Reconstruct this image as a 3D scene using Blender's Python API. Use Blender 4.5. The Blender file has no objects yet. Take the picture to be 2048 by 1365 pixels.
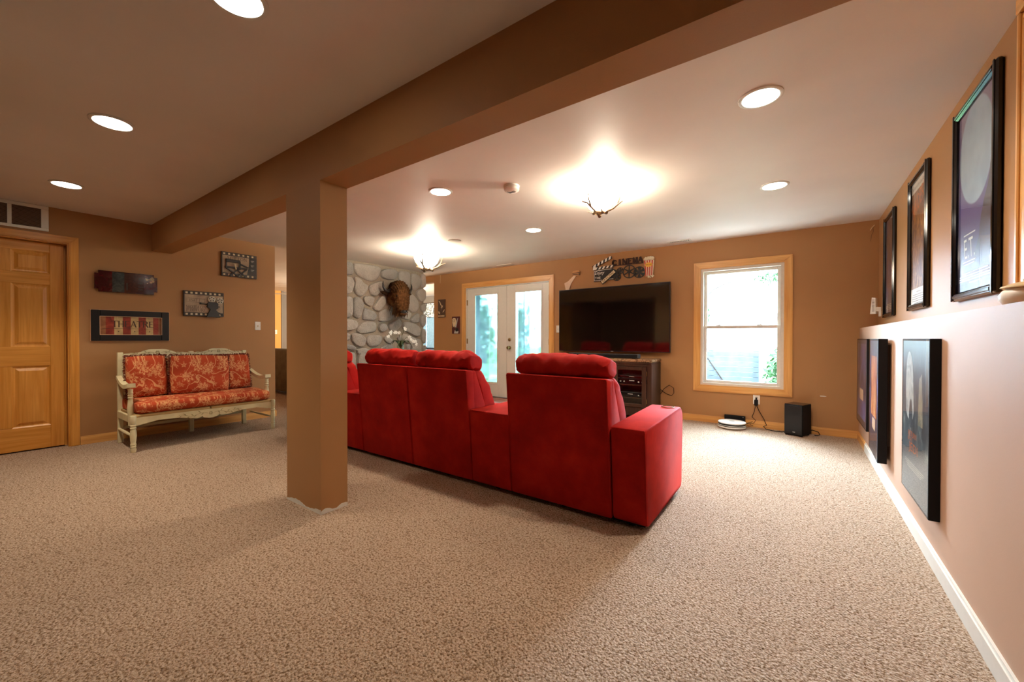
import bpy, bmesh, math, random
from mathutils import Vector, Matrix, noise
random.seed(7)
C = bpy.context.scene
COL = C.collection

# ------------------------------------------------------------------ camera
F_PX, YAW, PITCH, ROLL = 803.176, math.radians(35.5536), math.radians(-0.490), math.radians(0.0918)
EYE = Vector((0, 0, 1.11))
_f = Vector((-math.sin(YAW)*math.cos(PITCH), math.cos(YAW)*math.cos(PITCH), math.sin(PITCH)))
_r = Vector((math.cos(YAW), math.sin(YAW), 0)); _u = _r.cross(_f)
_r2 = _r*math.cos(ROLL) + _u*math.sin(ROLL); _u2 = -_r*math.sin(ROLL) + _u*math.cos(ROLL)
cam = bpy.data.objects.new('camera', bpy.data.cameras.new('camera'))
COL.objects.link(cam)
cam.matrix_world = Matrix(((_r2.x, _u2.x, -_f.x, EYE.x), (_r2.y, _u2.y, -_f.y, EYE.y), (_r2.z, _u2.z, -_f.z, EYE.z), (0, 0, 0, 1)))
cam.data.sensor_width = 36.0
cam.data.lens = F_PX/2048*36.0
cam.data.clip_start = 0.05
C.camera = cam

# ------------------------------------------------------------------ sky, sun, exposure
SKY, SUN, CAN_W, CAN_W2, DOME_W, DOME_E, CAN_E = 23.0, 54.0, 90.0, 80.0, 62.0, 42.0, 30.0
w = bpy.data.worlds.new('sky'); C.world = w; w.use_nodes = True
bg = w.node_tree.nodes['Background']; bg.inputs[0].default_value = (0.70, 0.86, 1.0, 1); bg.inputs[1].default_value = SKY
sun = bpy.data.objects.new('hazy_sun', bpy.data.lights.new('hazy_sun', 'SUN')); COL.objects.link(sun)
sun.data.energy = SUN; sun.data.angle = math.radians(55); sun.data.color = (0.66, 0.82, 1.0)
sun.rotation_euler = Vector((0.20, -1.0, -0.56)).to_track_quat('-Z', 'Y').to_euler()
def portal(n, x0, x1, z0, z1):                                   # guides sky sampling through a glazed opening
    l = bpy.data.lights.new(n, 'AREA'); l.shape = 'RECTANGLE'; l.size = x1-x0; l.size_y = z1-z0; l.cycles.is_portal = True
    o = bpy.data.objects.new(n, l); COL.objects.link(o); o.location = ((x0+x1)/2, 5.97, (z0+z1)/2); o.rotation_euler = (-math.pi/2, 0, 0)
portal('window_portal', -1.1, -0.1, 0.45, 2.05)
portal('door_portal', -5.25, -3.4, 0.0, 2.06)
C.view_settings.view_transform = 'Standard'; C.view_settings.look = 'None'
C.view_settings.exposure = 0.42; C.view_settings.gamma = 1.0; C.view_settings.use_curve_mapping = False
try:
    C.cycles.use_denoising = True; C.cycles.max_bounces = 10; C.cycles.diffuse_bounces = 6; C.cycles.transparent_max_bounces = 12
    C.cycles.sample_clamp_indirect = 6.0; C.cycles.caustics_refractive = False; C.cycles.caustics_reflective = False
except Exception: pass

# ------------------------------------------------------------------ materials
def lin(h):
    h = h.lstrip('#'); v = [int(h[i:i+2], 16)/255 for i in (0, 2, 4)]
    return tuple(c/12.92 if c <= 0.04045 else ((c+0.055)/1.055)**2.4 for c in v) + (1,)
def L(c): return lin(c) if isinstance(c, str) else (tuple(c)+(1,))[:4]
class NT:
    def __init__(s, name):
        s.m = bpy.data.materials.new(name); s.m.use_nodes = True; s.t = s.m.node_tree; s.n = s.t.nodes
        s.b = s.n['Principled BSDF']; s.out = s.n['Material Output']
    def add(s, typ, **kw):
        n = s.n.new(typ)
        for k, v in kw.items():
            if k.startswith('i_'):
                key = k[2:]; key = int(key) if key.isdigit() else key.replace('_', ' ')
                if isinstance(v, bpy.types.NodeSocket): s.t.links.new(v, n.inputs[key])
                else: n.inputs[key].default_value = v
            else: setattr(n, k, v)
        return n
    def link(s, a, b): s.t.links.new(a, b)
    def coord(s, kind='Object', scale=(1, 1, 1), loc=(0, 0, 0)):
        tc = s.add('ShaderNodeTexCoord'); mp = s.add('ShaderNodeMapping')
        mp.inputs['Scale'].default_value = scale; mp.inputs['Location'].default_value = loc
        s.link(tc.outputs[kind], mp.inputs['Vector']); return mp.outputs[0]
    def math(s, op, a, b=None, c=None):
        n = s.add('ShaderNodeMath', operation=op)
        for i, v in enumerate((a, b, c)):
            if v is None: continue
            if isinstance(v, bpy.types.NodeSocket): s.link(v, n.inputs[i])
            else: n.inputs[i].default_value = v
        return n.outputs[0]
    def ramp(s, fac, stops):
        r = s.add('ShaderNodeValToRGB'); e = r.color_ramp.elements
        while len(e) < len(stops): e.new(0.5)
        for el, (p, c) in zip(e, stops): el.position = p; el.color = L(c)
        s.link(fac, r.inputs[0]); return r.outputs[0]
    def mix(s, fac, a, b, blend='MIX'):
        n = s.add('ShaderNodeMix', data_type='RGBA', blend_type=blend)
        for sock, v in ((n.inputs[0], fac), (n.inputs[6], a), (n.inputs[7], b)):
            if isinstance(v, bpy.types.NodeSocket): s.link(v, sock)
            else: sock.default_value = v if isinstance(v, float) else L(v)
        return n.outputs[2]
    def bump(s, h, strength=0.3, dist=0.01):
        n = s.add('ShaderNodeBump'); n.inputs['Strength'].default_value = strength; n.inputs['Distance'].default_value = dist
        s.link(h, n.inputs['Height']); s.link(n.outputs[0], s.b.inputs['Normal'])
    def col(s, c):
        if isinstance(c, bpy.types.NodeSocket): s.link(c, s.b.inputs['Base Color'])
        else: s.b.inputs['Base Color'].default_value = L(c)
    def set(s, rough=0.5, spec=0.5, metal=0.0):
        s.b.inputs['Roughness'].default_value = rough; s.b.inputs['Specular IOR Level'].default_value = spec; s.b.inputs['Metallic'].default_value = metal
        return s
def plain(name, c, rough=0.5, spec=0.4, metal=0.0, var=0.06, scale=30, bump=0.0, bscale=None):
    t = NT(name); t.set(rough, spec, metal); v = t.coord()
    n = t.add('ShaderNodeTexNoise', i_Scale=scale, i_Detail=3.0, i_Vector=v)
    c0 = L(c); d = tuple(x*(1-var) for x in c0[:3])+(1,); e = tuple(min(1, x*(1+var)) for x in c0[:3])+(1,)
    r = t.add('ShaderNodeValToRGB'); r.color_ramp.elements[0].color = d; r.color_ramp.elements[1].color = e
    r.color_ramp.elements[0].position = .3; r.color_ramp.elements[1].position = .7
    t.link(n.outputs['Fac'], r.inputs[0]); t.col(r.outputs[0])
    if bump:
        n2 = t.add('ShaderNodeTexNoise', i_Scale=float(bscale or scale*4), i_Detail=2.0, i_Vector=v); t.bump(n2.outputs['Fac'], bump, 0.004)
    return t.m
def wood(name, a, b, axis=2, scale=1.0, rough=0.35, dark=None):
    t = NT(name); t.set(rough, 0.4)
    sc = [26*scale]*3; sc[axis] = 1.6*scale
    v = t.coord(scale=tuple(sc))
    n = t.add('ShaderNodeTexNoise', i_Scale=1.0, i_Detail=4.0, i_Distortion=0.6, i_Vector=v)
    sc2 = [90*scale]*3; sc2[axis] = 3*scale
    n2 = t.add('ShaderNodeTexNoise', i_Scale=1.0, i_Detail=2.0, i_Vector=t.coord(scale=tuple(sc2)))
    c = t.ramp(n.outputs['Fac'], [(0.3, a), (0.7, b)])
    c = t.mix(t.math('MULTIPLY', t.ramp(n2.outputs['Fac'], [(0.5, (0, 0, 0)), (0.75, (1, 1, 1))]), 0.35), c, dark or a)
    t.col(c); t.bump(n2.outputs['Fac'], 0.08, 0.002); return t.m
def glass(name, tint=(1, 1, 1), gloss=0.8, rough=0.0):
    t = NT(name); t.n.remove(t.b)
    tr = t.add('ShaderNodeBsdfTransparent'); tr.inputs[0].default_value = L(tint)
    gl = t.add('ShaderNodeBsdfGlossy'); gl.inputs['Roughness'].default_value = rough
    fr = t.add('ShaderNodeFresnel'); fr.inputs[0].default_value = 1.5
    mx = t.add('ShaderNodeMixShader'); ge = t.add('ShaderNodeNewGeometry'); t.link(t.math('MULTIPLY', t.math('MULTIPLY', fr.outputs[0], gloss), t.math('SUBTRACT', 1.0, ge.outputs['Backfacing'])), mx.inputs[0])
    t.link(tr.outputs[0], mx.inputs[1]); t.link(gl.outputs[0], mx.inputs[2]); t.link(mx.outputs[0], t.out.inputs[0]); return t.m
def emit(name, c, e):
    t = NT(name); t.set(0.4); t.col(c); t.b.inputs['Emission Color'].default_value = L(c); t.b.inputs['Emission Strength'].default_value = e; return t.m

M = {}
def paint(name, c, bump=0.12):
    t = NT(name); t.set(0.55, 0.25)
    n = t.add('ShaderNodeTexNoise', i_Scale=180.0, i_Detail=2.0, i_Vector=t.coord())
    n2 = t.add('ShaderNodeTexNoise', i_Scale=1.3, i_Detail=3.0, i_Vector=t.coord())
    c0 = L(c); t.col(t.ramp(n2.outputs['Fac'], [(0.3, tuple(x*.95 for x in c0[:3])), (0.7, tuple(min(1, x*1.05) for x in c0[:3]))]))
    t.bump(n.outputs['Fac'], bump, 0.003); return t.m
M['wall'] = paint('tan_wall_paint', '#a67a4f')
M['walllow'] = paint('right_wall_paint', '#b39078', 0.06)
M['ceil'] = paint('ceiling_paint', '#e0d8d0', 0.10)
M['yellow'] = paint('yellow_paint', '#d6a050'); M['gray'] = paint('gray_paint', '#7d746c')
M['white'] = plain('white_plastic', '#e6e3dc', 0.4); M['offwhite'] = plain('painted_white_trim', '#d9d6cd', 0.35, var=0.02)
M['vinyl'] = plain('window_vinyl', '#cfc7bb', 0.4, var=0.03)
M['black'] = plain('black_paint', '#0c0b0c', 0.35); M['blackgloss'] = plain('black_gloss', '#08080a', 0.12, 0.6); M['blackmatte'] = plain('black_matte', '#111013', 0.7, 0.2)
M['charcoal'] = plain('charcoal_plastic', '#3a3b3b', 0.45, bump=0.2, scale=60)
M['chrome'] = plain('satin_nickel', '#b7ab97', 0.25, 0.5, 1.0); M['brass'] = plain('aged_brass', '#9a8258', 0.3, 0.5, 1.0)
M['pine_z'] = wood('pine_vertical', '#c98f4d', '#e0ad68', 2, dark='#b0763a'); M['pine_y'] = wood('pine_along_y', '#c98f4d', '#e0ad68', 1, dark='#b0763a'); M['pine_x'] = wood('pine_along_x', '#c98f4d', '#e0ad68', 0, dark='#b0763a')
M['oak_z'] = wood('door_wood_vertical', '#c4812f', '#d99a48', 2, dark='#a8651d'); M['oak_y'] = wood('door_wood_horizontal', '#c4812f', '#d99a48', 1, dark='#9c5c1a')
M['espresso'] = wood('dark_brown_wood', '#2b1a11', '#43291b', 2, dark='#1d110b', rough=0.4); M['espresso_x'] = wood('dark_brown_wood_x', '#2b1a11', '#43291b', 0, dark='#1d110b', rough=0.4)
def carpet():
    t = NT('speckled_carpet'); t.set(0.95, 0.1); v = t.coord()
    vo = t.add('ShaderNodeTexVoronoi', i_Scale=105.0, i_Vector=v); vo.inputs['Randomness'].default_value = 1.0
    n = t.add('ShaderNodeTexNoise', i_Scale=108.0, i_Detail=4.0, i_Roughness=0.75, i_Vector=v)
    n3 = t.add('ShaderNodeTexNoise', i_Scale=2.0, i_Detail=3.0, i_Vector=v)
    sep = t.add('ShaderNodeSeparateColor'); t.link(vo.outputs['Color'], sep.inputs[0])
    c = t.ramp(n.outputs['Fac'], [(0.34, '#54381f'), (0.43, '#957658'), (0.50, '#c6ad96'), (0.70, '#dac8b8')])
    c = t.mix(t.math('MULTIPLY', t.math('LESS_THAN', sep.outputs[0], 0.10), 0.5), c, '#6b4c30')
    c = t.mix(t.math('MULTIPLY', n3.outputs['Fac'], 0.12), c, '#a8835e')
    t.col(c); h = t.math('ADD', t.math('MULTIPLY', vo.outputs['Distance'], -0.9), n.outputs['Fac']); t.bump(h, 1.0, 0.012); return t.m
M['carpet'] = carpet()
def velvet():
    t = NT('red_microsuede'); t.set(0.8, 0.15); v = t.coord()
    n = t.add('ShaderNodeTexNoise', i_Scale=5.0, i_Detail=5.0, i_Roughness=0.65, i_Vector=v)
    n2 = t.add('ShaderNodeTexNoise', i_Scale=420.0, i_Detail=1.0, i_Vector=v)
    t.col(t.ramp(n.outputs['Fac'], [(0.3, '#880a05'), (0.5, '#9c1109'), (0.72, '#b01e10')]))
    t.b.inputs['Sheen Weight'].default_value = 0.22; t.b.inputs['Sheen Roughness'].default_value = 0.35; t.b.inputs['Sheen Tint'].default_value = L('#ff5a4a')
    t.bump(n2.outputs['Fac'], 0.15, 0.002); return t.m
M['velvet'] = velvet()
def stone():
    t = NT('river_stone'); t.set(0.85, 0.2); v = t.coord()
    oi = t.add('ShaderNodeObjectInfo')
    n = t.add('ShaderNodeTexNoise', i_Scale=9.0, i_Detail=6.0, i_Roughness=0.65, i_Vector=v)
    n2 = t.add('ShaderNodeTexNoise', i_Scale=70.0, i_Detail=3.0, i_Vector=v)
    base = t.ramp(oi.outputs['Random'], [(0.0, '#8a8a8a'), (0.3, '#a6a29c'), (0.6, '#b8b2aa'), (1.0, '#9c9c9c')])
    c = t.mix(t.math('MULTIPLY', t.ramp(n.outputs['Fac'], [(0.35, (0, 0, 0)), (0.7, (1, 1, 1))]), 0.4), base, '#7a736b')
    c = t.mix(t.math('MULTIPLY', n2.outputs['Fac'], 0.3), c, '#cdc6bb')
    t.col(c); t.bump(t.math('ADD', n.outputs['Fac'], t.math('MULTIPLY', n2.outputs['Fac'], 0.3)), 0.9, 0.03); return t.m
M['stone'] = stone(); M['mortar'] = plain('mortar', '#9a8f80', 0.95, 0.1, var=0.12, scale=40, bump=0.5)
def floral():
    t = NT('floral_red_fabric'); t.set(0.9, 0.15); v0 = t.coord()
    sx = t.add('ShaderNodeSeparateXYZ'); t.link(v0, sx.inputs[0]); cmb = t.add('ShaderNodeCombineXYZ'); t.link(sx.outputs[1], cmb.inputs[0]); t.link(t.math('ADD', sx.outputs[2], sx.outputs[0]), cmb.inputs[1]); v0 = cmb.outputs[0]
    dn = t.add('ShaderNodeTexNoise', i_Scale=4.0, i_Detail=1.0, i_Vector=v0)
    va = t.add('ShaderNodeVectorMath', operation='ADD'); t.link(v0, va.inputs[0])
    sub = t.add('ShaderNodeVectorMath', operation='SCALE'); t.link(dn.outputs['Color'], sub.inputs[0]); sub.inputs['Scale'].default_value = 0.05
    t.link(sub.outputs[0], va.inputs[1]); v = va.outputs[0]
    def flowers(scale, pet, r0):
        vo = t.add('ShaderNodeTexVoronoi', voronoi_dimensions='2D', i_Scale=scale, i_Vector=v)
        d = t.add('ShaderNodeVectorMath', operation='SUBTRACT'); t.link(v, d.inputs[0]); t.link(vo.outputs['Position'], d.inputs[1])
        s = t.add('ShaderNodeSeparateXYZ'); t.link(d.outputs[0], s.inputs[0])
        ang = t.math('ARCTAN2', s.outputs[1], s.outputs[0])
        rad = t.math('ADD', r0, t.math('MULTIPLY', t.math('SINE', t.math('MULTIPLY', ang, pet)), r0*0.35))
        q = t.math('DIVIDE', vo.outputs['Distance'], rad)
        edge = t.math('LESS_THAN', q, 1.0)
        rings = t.math('GREATER_THAN', t.math('SINE', t.math('MULTIPLY', q, 13.0)), -0.25)
        return t.math('MULTIPLY', edge, rings)
    n = t.add('ShaderNodeTexNoise', i_Scale=6.5, i_Detail=1.0, i_Vector=v)
    vine = t.math('LESS_THAN', t.math('ABSOLUTE', t.math('SUBTRACT', n.outputs['Fac'], 0.5)), 0.012)
    mask = t.math('MAXIMUM', t.math('MAXIMUM', flowers(6.5, 7.0, 0.33), flowers(12.0, 5.0, 0.27)), vine)
    base = t.ramp(dn.outputs['Fac'], [(0.3, '#9c3a20'), (0.7, '#b34a2a')])
    t.col(t.mix(t.math('MULTIPLY', mask, 0.75), base, '#d7a06c'))
    nb = t.add('ShaderNodeTexNoise', i_Scale=300.0, i_Vector=v0); t.bump(nb.outputs['Fac'], 0.2, 0.002); return t.m
M['floral'] = floral()
M['cream'] = plain('cream_distressed_paint', '#d8cda4', 0.5, var=0.08, scale=12); M['creamdark'] = plain('cream_carving', '#b5a67c', 0.55)
M['rush'] = plain('rush_straw', '#a98a58', 0.8, bump=0.8, scale=40, bscale=200)
M['fringe'] = plain('dark_red_fringe', '#6d2a1c', 0.95, var=0.35, scale=60)

# ------------------------------------------------------------------ mesh helpers
class Fr:                                                        # a local frame: a along R, b along U, c along N
    def __init__(s, O=(0, 0, 0), R=(1, 0, 0), U=(0, 1, 0), N=(0, 0, 1)):
        s.O, s.R, s.U, s.N = Vector(O), Vector(R), Vector(U), Vector(N)
    def p(s, a, b, c): return s.O + s.R*a + s.U*b + s.N*c
W = Fr()
LW = Fr((-6.0, 0, 0), (0, 1, 0), (0, 0, 1), (1, 0, 0))            # left wall: a = y, b = z, c = proud of the wall
BW = Fr((0, 5.81, 0), (1, 0, 0), (0, 0, 1), (0, -1, 0))           # back wall: a = x
RU = Fr((0.692, 0, 0), (0, 1, 0), (0, 0, 1), (-1, 0, 0))           # right wall, upper part: a = y
RL = Fr((0.54, 0, 0), (0, 1, 0), (0, 0, 1), (-1, 0, 0))           # right wall, lower part
CE = Fr((0, 0, 2.386), (1, 0, 0), (0, 1, 0), (0, 0, -1))          # ceiling, c = below it
def sub(fr, a=0, b=0, c=0, rot=0.0, tilt=0.0, swing=0.0):         # a frame inside a frame, turned in its plane by rot, tipped by tilt, swung by swing
    O = fr.p(a, b, c); R, U, N = fr.R.copy(), fr.U.copy(), fr.N.copy()
    if rot: R, U = R*math.cos(rot)+U*math.sin(rot), U*math.cos(rot)-R*math.sin(rot)
    if tilt: U, N = U*math.cos(tilt)+N*math.sin(tilt), N*math.cos(tilt)-U*math.sin(tilt)
    if swing: R, N = R*math.cos(swing)+N*math.sin(swing), N*math.cos(swing)-R*math.sin(swing)
    return Fr(O, R, U, N)
class MB:
    def __init__(s, fr=W): s.v, s.f, s.mi, s.fr, s.cur = [], [], [], fr, 0
    def mat(s, i): s.cur = i; return s
    def at(s, fr): s.fr = fr; return s
    def _add(s, vs, fs):
        o = len(s.v); s.v += [s.fr.p(*q) for q in vs]; s.f += [tuple(i+o for i in f) for f in fs]; s.mi += [s.cur]*len(fs); return s
    def box(s, a0, a1, b0, b1, c0, c1, bev=0.0):
        if a0 > a1: a0, a1 = a1, a0
        if b0 > b1: b0, b1 = b1, b0
        if c0 > c1: c0, c1 = c1, c0
        if bev <= 0:
            vs = [(a, b, c) for a in (a0, a1) for b in (b0, b1) for c in (c0, c1)]
            return s._add(vs, [(0, 1, 3, 2), (4, 6, 7, 5), (0, 4, 5, 1), (2, 3, 7, 6), (0, 2, 6, 4), (1, 5, 7, 3)])
        e = min(bev, (a1-a0)/2.01, (b1-b0)/2.01, (c1-c0)/2.01); lo, hi = (a0, b0, c0), (a1, b1, c1); vs, ix = [], {}
        for i in (0, 1):
            for j in (0, 1):
                for k in (0, 1):
                    cor = [(lo, hi)[t][x] for x, t in enumerate((i, j, k))]; inn = [cor[x] + (e if t == 0 else -e) for x, t in enumerate((i, j, k))]
                    for ax in range(3):
                        q = list(inn); q[ax] = cor[ax]; ix[(i, j, k, ax)] = len(vs); vs.append(tuple(q))
        fs = []
        for ax in range(3):
            o = [x for x in range(3) if x != ax]
            for t in (0, 1):
                def key(p, q):
                    kk = [0, 0, 0]; kk[ax] = t; kk[o[0]] = p; kk[o[1]] = q; return ix[(*kk, ax)]
                fs.append((key(0, 0), key(1, 0), key(1, 1), key(0, 1)))
            for p in (0, 1):
                for q in (0, 1):
                    def kk(t, which):
                        k3 = [0, 0, 0]; k3[ax] = t; k3[o[0]] = p; k3[o[1]] = q; return ix[(*k3, which)]
                    fs.append((kk(0, o[0]), kk(1, o[0]), kk(1, o[1]), kk(0, o[1])))
        for i in (0, 1):
            for j in (0, 1):
                for k in (0, 1): fs.append(tuple(ix[(i, j, k, ax)] for ax in range(3)))
        return s._add(vs, fs)
    def prism(s, poly, c0, c1):
        n = len(poly); vs = [(a, b, c0) for a, b in poly] + [(a, b, c1) for a, b in poly]
        return s._add(vs, [tuple(range(n))[::-1], tuple(range(n, 2*n))] + [(i, (i+1) % n, n+(i+1) % n, n+i) for i in range(n)])
    def rings(s, rings, cap0=True, cap1=True, closed=True):
        n = len(rings[0]); vs = [q for r in rings for q in r]; fs = []
        for k in range(len(rings)-1):
            for i in range(n if closed else n-1): fs.append((k*n+i, k*n+(i+1) % n, (k+1)*n+(i+1) % n, (k+1)*n+i))
        if cap0: fs.append(tuple(range(n))[::-1])
        if cap1: fs.append(tuple(range((len(rings)-1)*n, len(rings)*n)))
        return s._add(vs, fs)
    def lathe(s, prof, a=0, b=0, n=20, caps=True):                # profile of (radius, c) around the c axis at (a, b)
        return s.rings([[(a+r*math.cos(t*2*math.pi/n), b+r*math.sin(t*2*math.pi/n), c) for t in range(n)] for r, c in prof], caps, caps)
    def vlathe(s, prof, a=0, c=0, n=12, caps=True):               # profile of (radius, b) around the b axis at (a, c)
        return s.rings([[(a+r*math.cos(t*2*math.pi/n), b, c+r*math.sin(t*2*math.pi/n)) for t in range(n)] for r, b in prof], caps, caps)
    def tube(s, pts, r, n=7):
        pts = [Vector(p) for p in pts]; rs = r if isinstance(r, (list, tuple)) else [r]*len(pts); rg = []; up = None
        for i, p in enumerate(pts):
            t = (pts[min(i+1, len(pts)-1)] - pts[max(i-1, 0)]).normalized()
            if up is None: up = t.orthogonal().normalized()
            up = (up - t*up.dot(t)); up = up.normalized() if up.length > 1e-6 else t.orthogonal().normalized()
            sd = t.cross(up); rg.append([tuple(p + (up*math.cos(k*2*math.pi/n) + sd*math.sin(k*2*math.pi/n))*rs[i]) for k in range(n)])
        return s.rings(rg)
    def ball(s, c, r, n=10, m=7):
        rx, ry, rz = r if isinstance(r, (tuple, list)) else (r, r, r)
        return s.rings([[(c[0]+rx*math.sin(max(.02, min(math.pi-.02, math.pi*k/m)))*math.cos(2*math.pi*t/n), c[1]+ry*math.sin(max(.02, min(math.pi-.02, math.pi*k/m)))*math.sin(2*math.pi*t/n), c[2]-rz*math.cos(math.pi*k/m)) for t in range(n)] for k in range(m+1)])
    def text(s, body, a0, a1, b0, b1, c0, c1, mirror=False, shear=0.0, keep=False):
        cu = bpy.data.curves.new('t', 'FONT'); cu.body = body; cu.resolution_u = 3; cu.shear = shear; o = bpy.data.objects.new('t', cu)
        me = bpy.data.meshes.new_from_object(o); vs = [v.co.copy() for v in me.vertices]; ps = [tuple(p.vertices) for p in me.polygons]
        bpy.data.objects.remove(o); bpy.data.curves.remove(cu); bpy.data.meshes.remove(me)
        if not vs: return s
        x0, x1 = min(v.x for v in vs), max(v.x for v in vs); y0, y1 = min(v.y for v in vs), max(v.y for v in vs)
        sx = (a1-a0)/max(x1-x0, 1e-6); sy = (b1-b0)/max(y1-y0, 1e-6)
        P = []
        for v in vs:
            x = a0 + (v.x-x0)*sx
            if mirror: x = a0 + a1 - x
            P.append((x, b0 + (v.y-y0)*sy, c1))
        return s._add(P, ps)
    def mesh(s, name, mats, inv=None, smooth=True, ang=38):
        me = bpy.data.meshes.new(name); me.from_pydata([tuple(inv @ q) if inv else tuple(q) for q in s.v], [], s.f)
        for m in (mats if isinstance(mats, (list, tuple)) else [mats]): me.materials.append(M[m] if isinstance(m, str) else m)
        me.polygons.foreach_set('material_index', s.mi)
        bm = bmesh.new(); bm.from_mesh(me); bmesh.ops.recalc_face_normals(bm, faces=bm.faces); bm.to_mesh(me); bm.free()
        if smooth:
            me.polygons.foreach_set('use_smooth', [True]*len(me.polygons)); me.set_sharp_from_angle(angle=math.radians(ang))
        me.update(); return me
XF = {}                                                          # world matrices of the roots
def wm(o): return XF.get(o.name, Matrix.Identity(4))
def tag(o, label=None, cat=None, group=None, kind=None):
    for k, v in (('label', label), ('category', cat), ('group', group), ('kind', kind)):
        if v: o[k] = v
    return o
def thing(name, label, cat, loc=(0, 0, 0), rotz=0.0, group=None, kind=None):
    o = bpy.data.objects.new(name, None); COL.objects.link(o); o.location = loc; o.rotation_euler = (0, 0, rotz); o.empty_display_size = 0.05
    XF[o.name] = Matrix.Translation(Vector(loc)) @ Matrix.Rotation(rotz, 4, 'Z'); return tag(o, label, cat, group, kind)
def part(parent, name, mb, mats, label=None, smooth=True, kind=None, ang=38):
    me = mb.mesh(name, mats, wm(parent).inverted(), smooth, ang); o = bpy.data.objects.new(name, me); COL.objects.link(o); o.parent = parent
    XF[o.name] = wm(parent); return tag(o, label, kind=kind)
def solo(name, mb, mats, label, cat, origin=None, group=None, kind=None, smooth=True):
    if origin is None:
        n = len(mb.v); lo = Vector((min(v.x for v in mb.v), min(v.y for v in mb.v), min(v.z for v in mb.v))); hi = Vector((max(v.x for v in mb.v), max(v.y for v in mb.v), 0)); origin = ((lo.x+hi.x)/2, (lo.y+hi.y)/2, lo.z)
    mt = Matrix.Translation(Vector(origin)); me = mb.mesh(name, mats, mt.inverted(), smooth); o = bpy.data.objects.new(name, me); COL.objects.link(o); o.location = origin
    XF[o.name] = mt; return tag(o, label, cat, group, kind)
def struct(name, mb, mats, label, cat, smooth=False): return solo(name, mb, mats, label, cat, (0, 0, 0), None, 'structure', smooth)
def copy_tree(o, parent=None):
    c = o.copy(); COL.objects.link(c)
    if parent: c.parent = parent
    for ch in list(o.children): copy_tree(ch, c)
    return c
def smooth_poly(p, it=2):
    for _ in range(it):
        q = []
        for i in range(len(p)):
            (x0, y0), (x1, y1) = p[i], p[(i+1) % len(p)]; q += [(x0*.75+x1*.25, y0*.75+y1*.25), (x0*.25+x1*.75, y0*.25+y1*.75)]
        p = q
    return p
def circ(cx, cy, r, n=20, ry=None): return [(cx+r*math.cos(2*math.pi*i/n), cy+(ry or r)*math.sin(2*math.pi*i/n)) for i in range(n)]
def pillow(mb, w, h, t, n=18, p=3.0, seed=0, crease=0.006, flat=0.0):  # a stuffed cushion lying in the a-b plane, centred on the frame's origin
    def sh(u, v, sgn):
        e = max(0.0, (1-abs(u)**p))**0.5 * max(0.0, (1-abs(v)**p))**0.5
        k = 1 - 0.05*(abs(u)*abs(v))**2
        nz = noise.noise(Vector((u*2.2+seed, v*2.2, sgn*3+seed)))*crease*2 + noise.noise(Vector((u*6+seed, v*3.1, sgn)))*crease
        return (u*w/2*k, v*h/2*k, sgn*(t/2*e + nz*min(1, e*2)))
    for sgn in (1, -1):
        vs = [sh(math.sin(math.pi/2*(2*i/n-1)), math.sin(math.pi/2*(2*j/n-1)), sgn) for j in range(n+1) for i in range(n+1)]
        mb._add(vs, [(j*(n+1)+i, j*(n+1)+i+1, (j+1)*(n+1)+i+1, (j+1)*(n+1)+i) for j in range(n) for i in range(n)])
    return mb
def bolster(mb, prof, a0, a1, n=16, seed=0, amp=0.008, sag=0.5):         # a stuffed profile (b, c) swept along a with rounded, gathered ends
    cb = sum(q[0] for q in prof)/len(prof); cc = sum(q[1] for q in prof)/len(prof); rg = []
    for k in range(n+1):
        u = -1+2*k/n; a = (a0+a1)/2 + (a1-a0)/2*math.sin(u*math.pi/2) if abs(u) < 1 else (a0 if u < 0 else a1)
        e = (1-abs(math.sin(u*math.pi/2))**6)**0.5; sc = 0.62+0.38*e
        rg.append([(a + noise.noise(Vector((b*9, c*9, seed)))*amp*.5, cb+(b-cb)*sc + noise.noise(Vector((a*7+seed, b*10, c*10)))*amp + noise.noise(Vector((a*22+seed, b*14, c*14)))*amp*.5 - (1-abs(noise.noise(Vector((a*11+seed*3, b*5+c*9, c*5)))))**7*amp*.9, cc+(c-cc)*sc + noise.noise(Vector((a*7, b*10+seed, c*10)))*amp + (1-abs(noise.noise(Vector((a*10+seed*5, b*8, c*4)))))**7*amp*.8*(1 if c > cc else -1)) for b, c in prof])
    return mb.rings(rg)
def casing(parent, fr, a0, a1, b0, b1, wd, th, mats, bottom=True, name='casing', c0=0.0):   # mitred boards around an opening
    o, i = (a0-wd, a1+wd, b0-wd, b1+wd), (a0, a1, b0, b1)
    if not bottom: o = (o[0], o[1], b0, o[3])
    bars = [(mats[0], [(o[0], o[3]), (i[0], i[3]), (i[0], i[2]), (o[0], o[2])]), (mats[0], [(o[1], o[3]), (i[1], i[3]), (i[1], i[2]), (o[1], o[2])]), (mats[1], [(o[0], o[3]), (o[1], o[3]), (i[1], i[3]), (i[0], i[3])])]
    if bottom: bars.append((mats[1], [(o[0], o[2]), (o[1], o[2]), (i[1], i[2]), (i[0], i[2])]))
    for m, pl in bars:
        mb = MB(fr).prism(pl, c0, c0+th*.72)
        cx, cy = sum(q[0] for q in pl)/4, sum(q[1] for q in pl)/4
        vert = m == mats[0]
        def shrink(q, k): return (cx+(q[0]-cx)*(k if vert else 1-(1-k)*wd*.5/max(.1, a1-a0)), cy+(q[1]-cy)*(k if not vert else 1-(1-k)*wd*.5/max(.1, b1-b0)))
        mb.prism([shrink(q, .74) for q in pl], c0+th*.72, c0+th)
        part(parent, name, mb, m, smooth=False)

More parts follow.
